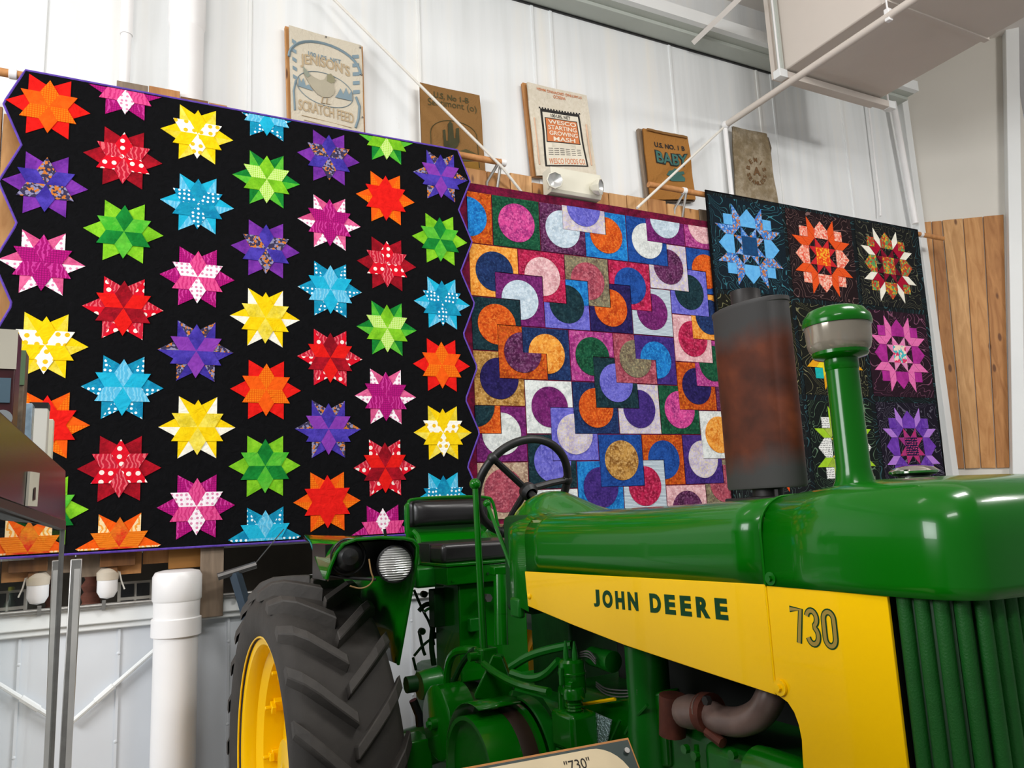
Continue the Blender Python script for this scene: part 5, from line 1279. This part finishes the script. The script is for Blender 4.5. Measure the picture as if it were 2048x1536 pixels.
q = tp(1035, 1215, x=1.12); B().bx(q.x-.03, q.x+.03, q.y-.012, q.y+.012, q.z-.03, q.z+.03).done('dash_bracket', GC, tr, bevel=.008)
# quadrant levers at left (dark linkage)
def wire(name, pts, r, m, x=None, y=None, n=8, sm=2):
    return B().tube([tp(p[0], p[1], x=(p[2] if len(p) > 2 else x), y=y) for p in pts], r, n, smooth=sm).done(name, m, tr)
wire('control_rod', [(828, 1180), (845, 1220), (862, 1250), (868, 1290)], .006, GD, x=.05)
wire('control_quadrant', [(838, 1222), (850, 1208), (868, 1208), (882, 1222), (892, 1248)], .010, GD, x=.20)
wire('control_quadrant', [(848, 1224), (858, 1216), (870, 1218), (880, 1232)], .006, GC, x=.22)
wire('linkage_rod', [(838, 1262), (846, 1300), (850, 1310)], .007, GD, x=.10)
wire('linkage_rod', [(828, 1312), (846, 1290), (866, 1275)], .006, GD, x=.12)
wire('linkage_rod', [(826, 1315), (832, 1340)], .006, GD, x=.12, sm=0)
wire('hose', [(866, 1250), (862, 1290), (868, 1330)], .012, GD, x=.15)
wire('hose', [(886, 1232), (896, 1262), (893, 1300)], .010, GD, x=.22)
for px, py in ((846, 1188), (842, 1262), (866, 1270)):
    q = tp(px, py, x=.12); B().cyl(q, q+Vector((.02, 0, 0)), .014, n=12).done('pivot_boss', GD, tr)
# brake / axle drum left
q = tp(838, 1372, x=.40); B().lathe([(.050, 0), (.055, .03), (.055, .08), (.06, .085)], q, (0, 1, .05), 24, True, True).done('brake_drum', GC, tr)
q = tp(812, 1370, x=.42); B().cyl(q, q+Vector((0, .04, 0)), .03, n=10).done('brake_boss', GD, tr)
B().tube([tp(826, 1400, x=.4), tp(838, 1430, x=.4), tp(840, 1452, x=.4)], .016, 8).done('brake_lever', M_blackm, tr)
# fender brace panel seen below the lamp
# ---- clutch cover disc, belt pulley
cc = tp(871, 1446, y=-.36); rr = .120
o = B().lathe([(.001, 0), (rr-.008, 0), (rr, .006), (rr, .10), (rr-.02, .11)], cc, (0, 1, 0), 48).done('brake_cover', G, tr)
B().cyl(cc+Vector((0, -.022, -.0)), cc, .020, n=18).done('cover_boss', G, o); B().cyl(cc+Vector((0, -.032, 0)), cc, .010, n=6).done('cover_nut', GC, o)
pcn = Vector((1.15, -.46, 1.0)); pq = tp(930, 1434, y=-.46); PR = .155
pcn = Vector((pq.x+.01, -.46, pq.z-PR+.002))
o = B().lathe([(.001, .02), (PR-.018, .02), (PR-.012, .0), (PR, .0), (PR, .10)], pcn, (0, 1, 0), 64).done('belt_pulley', G, tr)
B().lathe([(PR+.001, .10), (PR+.0015, .102), (PR+.0015, .150), (PR, .152)], pcn, (0, 1, 0), 64).done('friction_band', M_fib, o)
B().lathe([(PR, .150), (PR+.014, .152), (PR+.014, .166), (PR-.01, .168)], pcn, (0, 1, 0), 64).done('pulley_flange', G, o)
B().lathe([(PR+.02, .172), (PR+.026, .174), (PR+.026, .21), (PR-.01, .212)], pcn, (0, 1, 0), 64).done('pulley_housing', GC, o)
b = B(); rws = []
for k in range(15):
    a = math.radians(178-k*7.4)
    rws.append([b.v(pcn+Vector(((PR+.032)*math.cos(a), yy, (PR+.032)*math.sin(a)))) for yy in (.015, .15)])
b.skin(rws, False); b.done('pulley_guard', G, tr, solid=.004)
# foot bracket lower left
pa = tp(838, 1500, x=.62); B().bx(.50, .62, pa.y-.05, pa.y+.05, .6, pa.z+.03).done('platform_bracket', G, tr, bevel=.006)
# ---- pipes on the right side
wire('coolant_pipe', [(894, 1400, .58), (894, 1335, .62), (906, 1304, .68), (935, 1298, .78), (965, 1304, .86)], .014, G)
wire('frame_tube', [(905, 1368, .62), (922, 1330, .7), (940, 1305, .8), (948, 1300, .85)], .010, GD)
wire('oil_pipe', [(968, 1328, .98), (1000, 1352, 1.10), (1040, 1372, 1.22), (1098, 1384, 1.36)], .0115, G)
wire('breather_pipe', [(1022, 1334, 1.10), (1060, 1310, 1.18), (1110, 1296, 1.28), (1145, 1290, 1.34)], .0125, GC)
wire('breather_pipe', [(1024, 1346, 1.12), (1060, 1358, 1.2), (1090, 1352, 1.26), (1118, 1322, 1.32)], .0125, GC)
q = tp(972, 1310, x=.93); B().bx(q.x-.03, q.x+.03, q.y-.03, q.y+.03, q.z-.025, q.z+.025).done('lever_clamp', G, tr, bevel=.006)
q = tp(955, 1312, x=.93); B().cyl(q, q+Vector((0, -.03, 0)), .014, n=12).done('lever_pivot', G, tr)
# web casting (triangular) between lever clamp and pulley
w0 = [tp(*p, x=1.0) for p in ((985, 1310), (1005, 1315), (1030, 1380), (1010, 1405), (950, 1400), (948, 1390))]
b = B(); a = [b.v(p) for p in w0]; c = [b.v(p+Vector((-.05, .03, 0))) for p in w0]; b.face(a); b.face(c[::-1])
for i in range(6): b.face([a[i], c[i], c[(i+1) % 6], a[(i+1) % 6]])
b.done('clutch_bracket', G, tr, bevel=.006)
w0 = [tp(*p, x=1.12) for p in ((1018, 1392), (1085, 1410), (1110, 1450), (1120, 1536), (1070, 1536), (1040, 1440), (1012, 1404))]
b = B(); a = [b.v(p) for p in w0]; c = [b.v(p+Vector((-.08, .05, 0))) for p in w0]; b.face(a); b.face(c[::-1])
for i in range(7): b.face([a[i], c[i], c[(i+1) % 7], a[(i+1) % 7]])
b.done('pulley_case', GC, tr, bevel=.01)
for pts in (((1022, 1394), (1060, 1400), (1085, 1412)), ((1055, 1408), (1088, 1446), (1102, 1500))):
    B().tube([tp(*p, x=1.135) for p in pts], .005, 6, smooth=1).done('case_rib', G, tr)
# pump below distributor
q = tp(1145, 1430, y=-.26)
B().bx(q.x-.06, q.x+.05, q.y-.035, q.y+.05, q.z-.085, q.z+.012).done('pump_body', G, tr, bevel=.012)
B().bx(q.x-.055, q.x+.045, q.y-.03, q.y+.08, .80, q.z-.085).done('pump_base', GC, tr, bevel=.01)
for k in range(4): B().lathe([(.020, 0), (.023, .004), (.020, .008)], (q.x+.01, q.y, q.z+.012+k*.008), (0, 0, 1), 18).done('spring_coil', G, tr)
B().lathe([(.024, 0), (.030, .004), (.030, .022), (.026, .03)], (q.x+.012, q.y, q.z+.042), (0, 0, 1), 20, True, True).done('pump_cap', G, tr)
B().tube([(q.x-.045, q.y, q.z+.01), (q.x-.045, q.y, q.z+.055), (q.x-.03, q.y, q.z+.072), (q.x+.02, q.y, q.z+.076)], .014, 10, smooth=2).done('pump_elbow', G, tr)
dq = tp(1146, 1388, y=-.24)
B().lathe([(.026, -.03), (.026, 0), (.037, .004), (.037, .052), (.039, .053), (.039, .058), (.037, .060), (.035, .085), (.028, .092), (.001, .093)], dq, (0, 0, 1), 28).done('distributor', G, tr)
for dx_, dy_ in ((-.012, -.008), (.014, .004)): B().lathe([(.009, .085), (.008, .11), (.005, .125), (.003, .14)], dq+Vector((dx_, dy_, 0)), (0, 0, 1), 10).done('distributor_terminal', GC, tr)
B().bx(dq.x+.004, dq.x+.016, dq.y-.046, dq.y-.036, dq.z+.03, dq.z+.075).done('distributor_clip', GC, tr, bevel=.002)
c0, c1 = tp(1184, 1312, y=-.18), tp(1248, 1330, y=-.18)
B().lathe([(.02, -.01), (.026, 0), (.026, .06), (.028, .065), (.028, .10), (.01, .105)], c0, (c1-c0), 20, True, True).done('ignition_coil', GC, tr)
for k in range(3):
    wire('ignition_wire', [(1160, 1305+4*k), (1178, 1300+6*k), (1192, 1318+5*k)], .0025, M_dsteel, y=-.22, n=5)
    wire('ignition_wire', [(1192, 1372-4*k), (1210, 1390-6*k), (1245, 1395-7*k), (1275, 1388-4*k)], .002, M_dsteel, y=-.2, n=5)
# block side plates
pb0 = [tp(*p, y=-.17) for p in ((1165, 1405), (1270, 1395), (1330, 1380), (1340, 1536), (1180, 1536))]
b = B(); a = [b.v(p) for p in pb0]; c = [b.v(p+Vector((0, .05, 0))) for p in pb0]; b.face(a); b.face(c[::-1])
for i in range(5): b.face([a[i], c[i], c[(i+1) % 5], a[(i+1) % 5]])
b.done('crankcase_cover', G, tr, bevel=.008)
v0 = tp(1300, 1420, y=-.15)
B().lathe([(.06, -.5), (.06, -.04), (.055, .0), (.055, .16)], v0, (0, 0, 1), 24, True, True).done('cylinder_casting', GC, tr)
sp_ = [tp(*p, y=-.215) for p in ((1176, 1420), (1222, 1440), (1214, 1480), (1204, 1500), (1190, 1500))]
b = B(); a = [b.v(p) for p in sp_]; c = [b.v(p+Vector((0, .004, 0))) for p in sp_]; b.face(a); b.face(c[::-1])
for i in range(5): b.face([a[i], c[i], c[(i+1) % 5], a[(i+1) % 5]])
b.done('foil_patch', mat('crinkled_foil', 'bcd6dc', .28, .75, .2, 120, 1.0, 160), tr)
a, c = tp(1168, 1408, y=-.2), tp(1230, 1398, y=-.2); B().tube([a, c], .005, 6).done('yellow_strip', Yl, tr)
for pts in (((1222, 1480), (1240, 1440)), ((1250, 1468), (1262, 1445), (1295, 1410))): B().tube([tp(*p, y=-.2) for p in pts], .004, 6).done('oil_line', GC, tr)
# exhaust manifold and pipe
M_ext = mat('ceramic_exhaust', '7a645c', .35, .1, .3, 14, .05, 30); M_rst = mat('rusted_iron', '5c2a1a', .7, .1, .35, 25, .15, 60)
ep = [tp(1425, 1430, y=-.20), tp(1440, 1440, y=-.21), tp(1480, 1446, y=-.21), tp(1520, 1430, y=-.21), tp(1542, 1395, y=-.20), tp(1550, 1350, y=-.18)]
B().tube(ep, .030, 18, smooth=3).done('exhaust_pipe', M_ext, tr)
m0, m1 = tp(1335, 1428, y=-.19), tp(1418, 1424, y=-.20)
B().lathe([(.034, 0), (.038, .03), (.034, .055), (.038, .085)], tp(1368, 1424, y=-.2), (m1-m0), 20, True, True).done('exhaust_manifold', M_ext, tr)
B().cyl(tp(1408, 1424, y=-.2), tp(1424, 1427, y=-.2), .043, n=20).done('exhaust_flange', M_rst, tr)
B().tube([tp(1345, 1390, y=-.19), tp(1345, 1470, y=-.19)], .032, 12).done('manifold_elbow', M_rst, tr)
B().tube([tp(1415, 1462, y=-.22), tp(1446, 1486, y=-.22)], .012, 8).done('manifold_clamp', M_rst, tr)
q = tp(1418, 1400, y=-.25); B().cyl(q, q+Vector((0, -.012, 0)), .010, n=6).done('manifold_bolt', M_iron, tr)
# lower engine castings
c0 = tp(1430, 1500, y=-.12)
B().bx(1.86, 2.20, -.22, .2, .8, tp(1400, 1480, y=-.22).z).done('cylinder_head', GC, tr, bevel=.02)
g0_, g1_ = tp(1500, 1525, y=-.27), tp(1600, 1530, y=-.27)
B().lathe([(.030, -.01), (.048, .0), (.05, .03), (.05, .14), (.03, .15)], g0_+Vector((0, .02, -.02)), (1, 0, 0), 28, True, True).done('generator', G, tr)
for px, py in ((1375, 1497), (1395, 1510), (1470, 1508)):
    q = tp(px, py, y=-.225); B().cyl(q, q+Vector((0, -.012, 0)), .010, n=8).done('head_bolt', G, tr)
B().tube([tp(1393, 1490, y=-.225), tp(1396, 1536, y=-.225)], .006, 6).done('head_rib', G, tr)
for px, py in ((1115, 1450), (1110, 1490)):
    q = tp(px, py, x=1.15); B().cyl(q, q+Vector((.012, 0, 0)), .010, n=6).done('case_bolt', G, tr)

# ================================================================== INFORMATION SIGN
P1 = CAM+1.25*ray(1258, 1473); P2 = CAM+1.25*ray(945, 1530); s_ = (P1.z-CAM.z)/(ray(945, 1530).z); P2 = CAM+s_*ray(945, 1530)
e1 = (P1-P2).normalized(); eh = Vector((e1.y, -e1.x, 0)); 
if eh.dot(CAM-P1) < 0: eh = -eh
ed = (eh*math.cos(math.radians(52))+Vector((0, 0, -1))*math.sin(math.radians(52))).normalized(); en = e1.cross(-ed).normalized()
if en.z < 0: en = -en
WS, HS = .46, .30
c = P1 - e1*WS
sg = thing('information_sign', 'cream paper information sign on a tilted wooden stand by the tractor', 'sign', ((P1+c)*.5).to_tuple()[:2]+(0,))
so_ = Vector(sg.location)
def sp(u, v, o=0.0): return c + e1*(u*WS) + ed*(v*HS) + en*o - so_
def sheet(name, poly, o0, o1, m, bev=0): return B().prism(poly, lambda p: sp(p[0], p[1], o0), lambda p: sp(p[0], p[1], o1)).done(name, m, sg, smooth=False, bevel=bev)
sheet('backing_board', [(0, 0), (1, 0), (1, 1), (0, 1)], -.014, -.003, mat('orange_varnished_wood', 'b5742c', .45), .001)
sheet('dark_mat', [(.008, .014), (.992, .014), (.992, .986), (.008, .986)], -.003, -.001, mat('dark_green_card', '20332f', .4))
rc = [(.965-.13+.13*math.cos(a), .028+.20-.20*math.sin(a)) for a in [PI/2*i/8 for i in range(9)]]
rc2 = [(.035+.13-.13*math.cos(a), .028+.20-.20*math.sin(a)) for a in [PI/2*i/8 for i in range(9)]]
sheet('paper', [(.035, .95)]+rc2+rc[::-1]+[(.965, .95)], -.001, .0003, mat('aged_cream_paper', 'd9c7a4', .8, 0, .1, 12))
lettering('"730"', M_blk, sg, sp(.725, .117, .0008), e1, -ed, .044, .016, .0)
B().cyl(sp(.97, .07, -.001), sp(.97, .07, .003), .0045, n=12).done('screw', M_steel, sg)
B().cyl(sp(.03, .07, -.001), sp(.03, .07, .003), .0045, n=12).done('screw', M_steel, sg)
mid = sp(.5, .5, -.016); B().bx(mid.x-.02, mid.x+.02, mid.y-.02, mid.y+.02, .02, mid.z).done('post', M_dkwood, sg)
B().bx(mid.x-.15, mid.x+.15, mid.y-.15, mid.y+.15, 0, .025).done('foot', M_dkwood, sg)
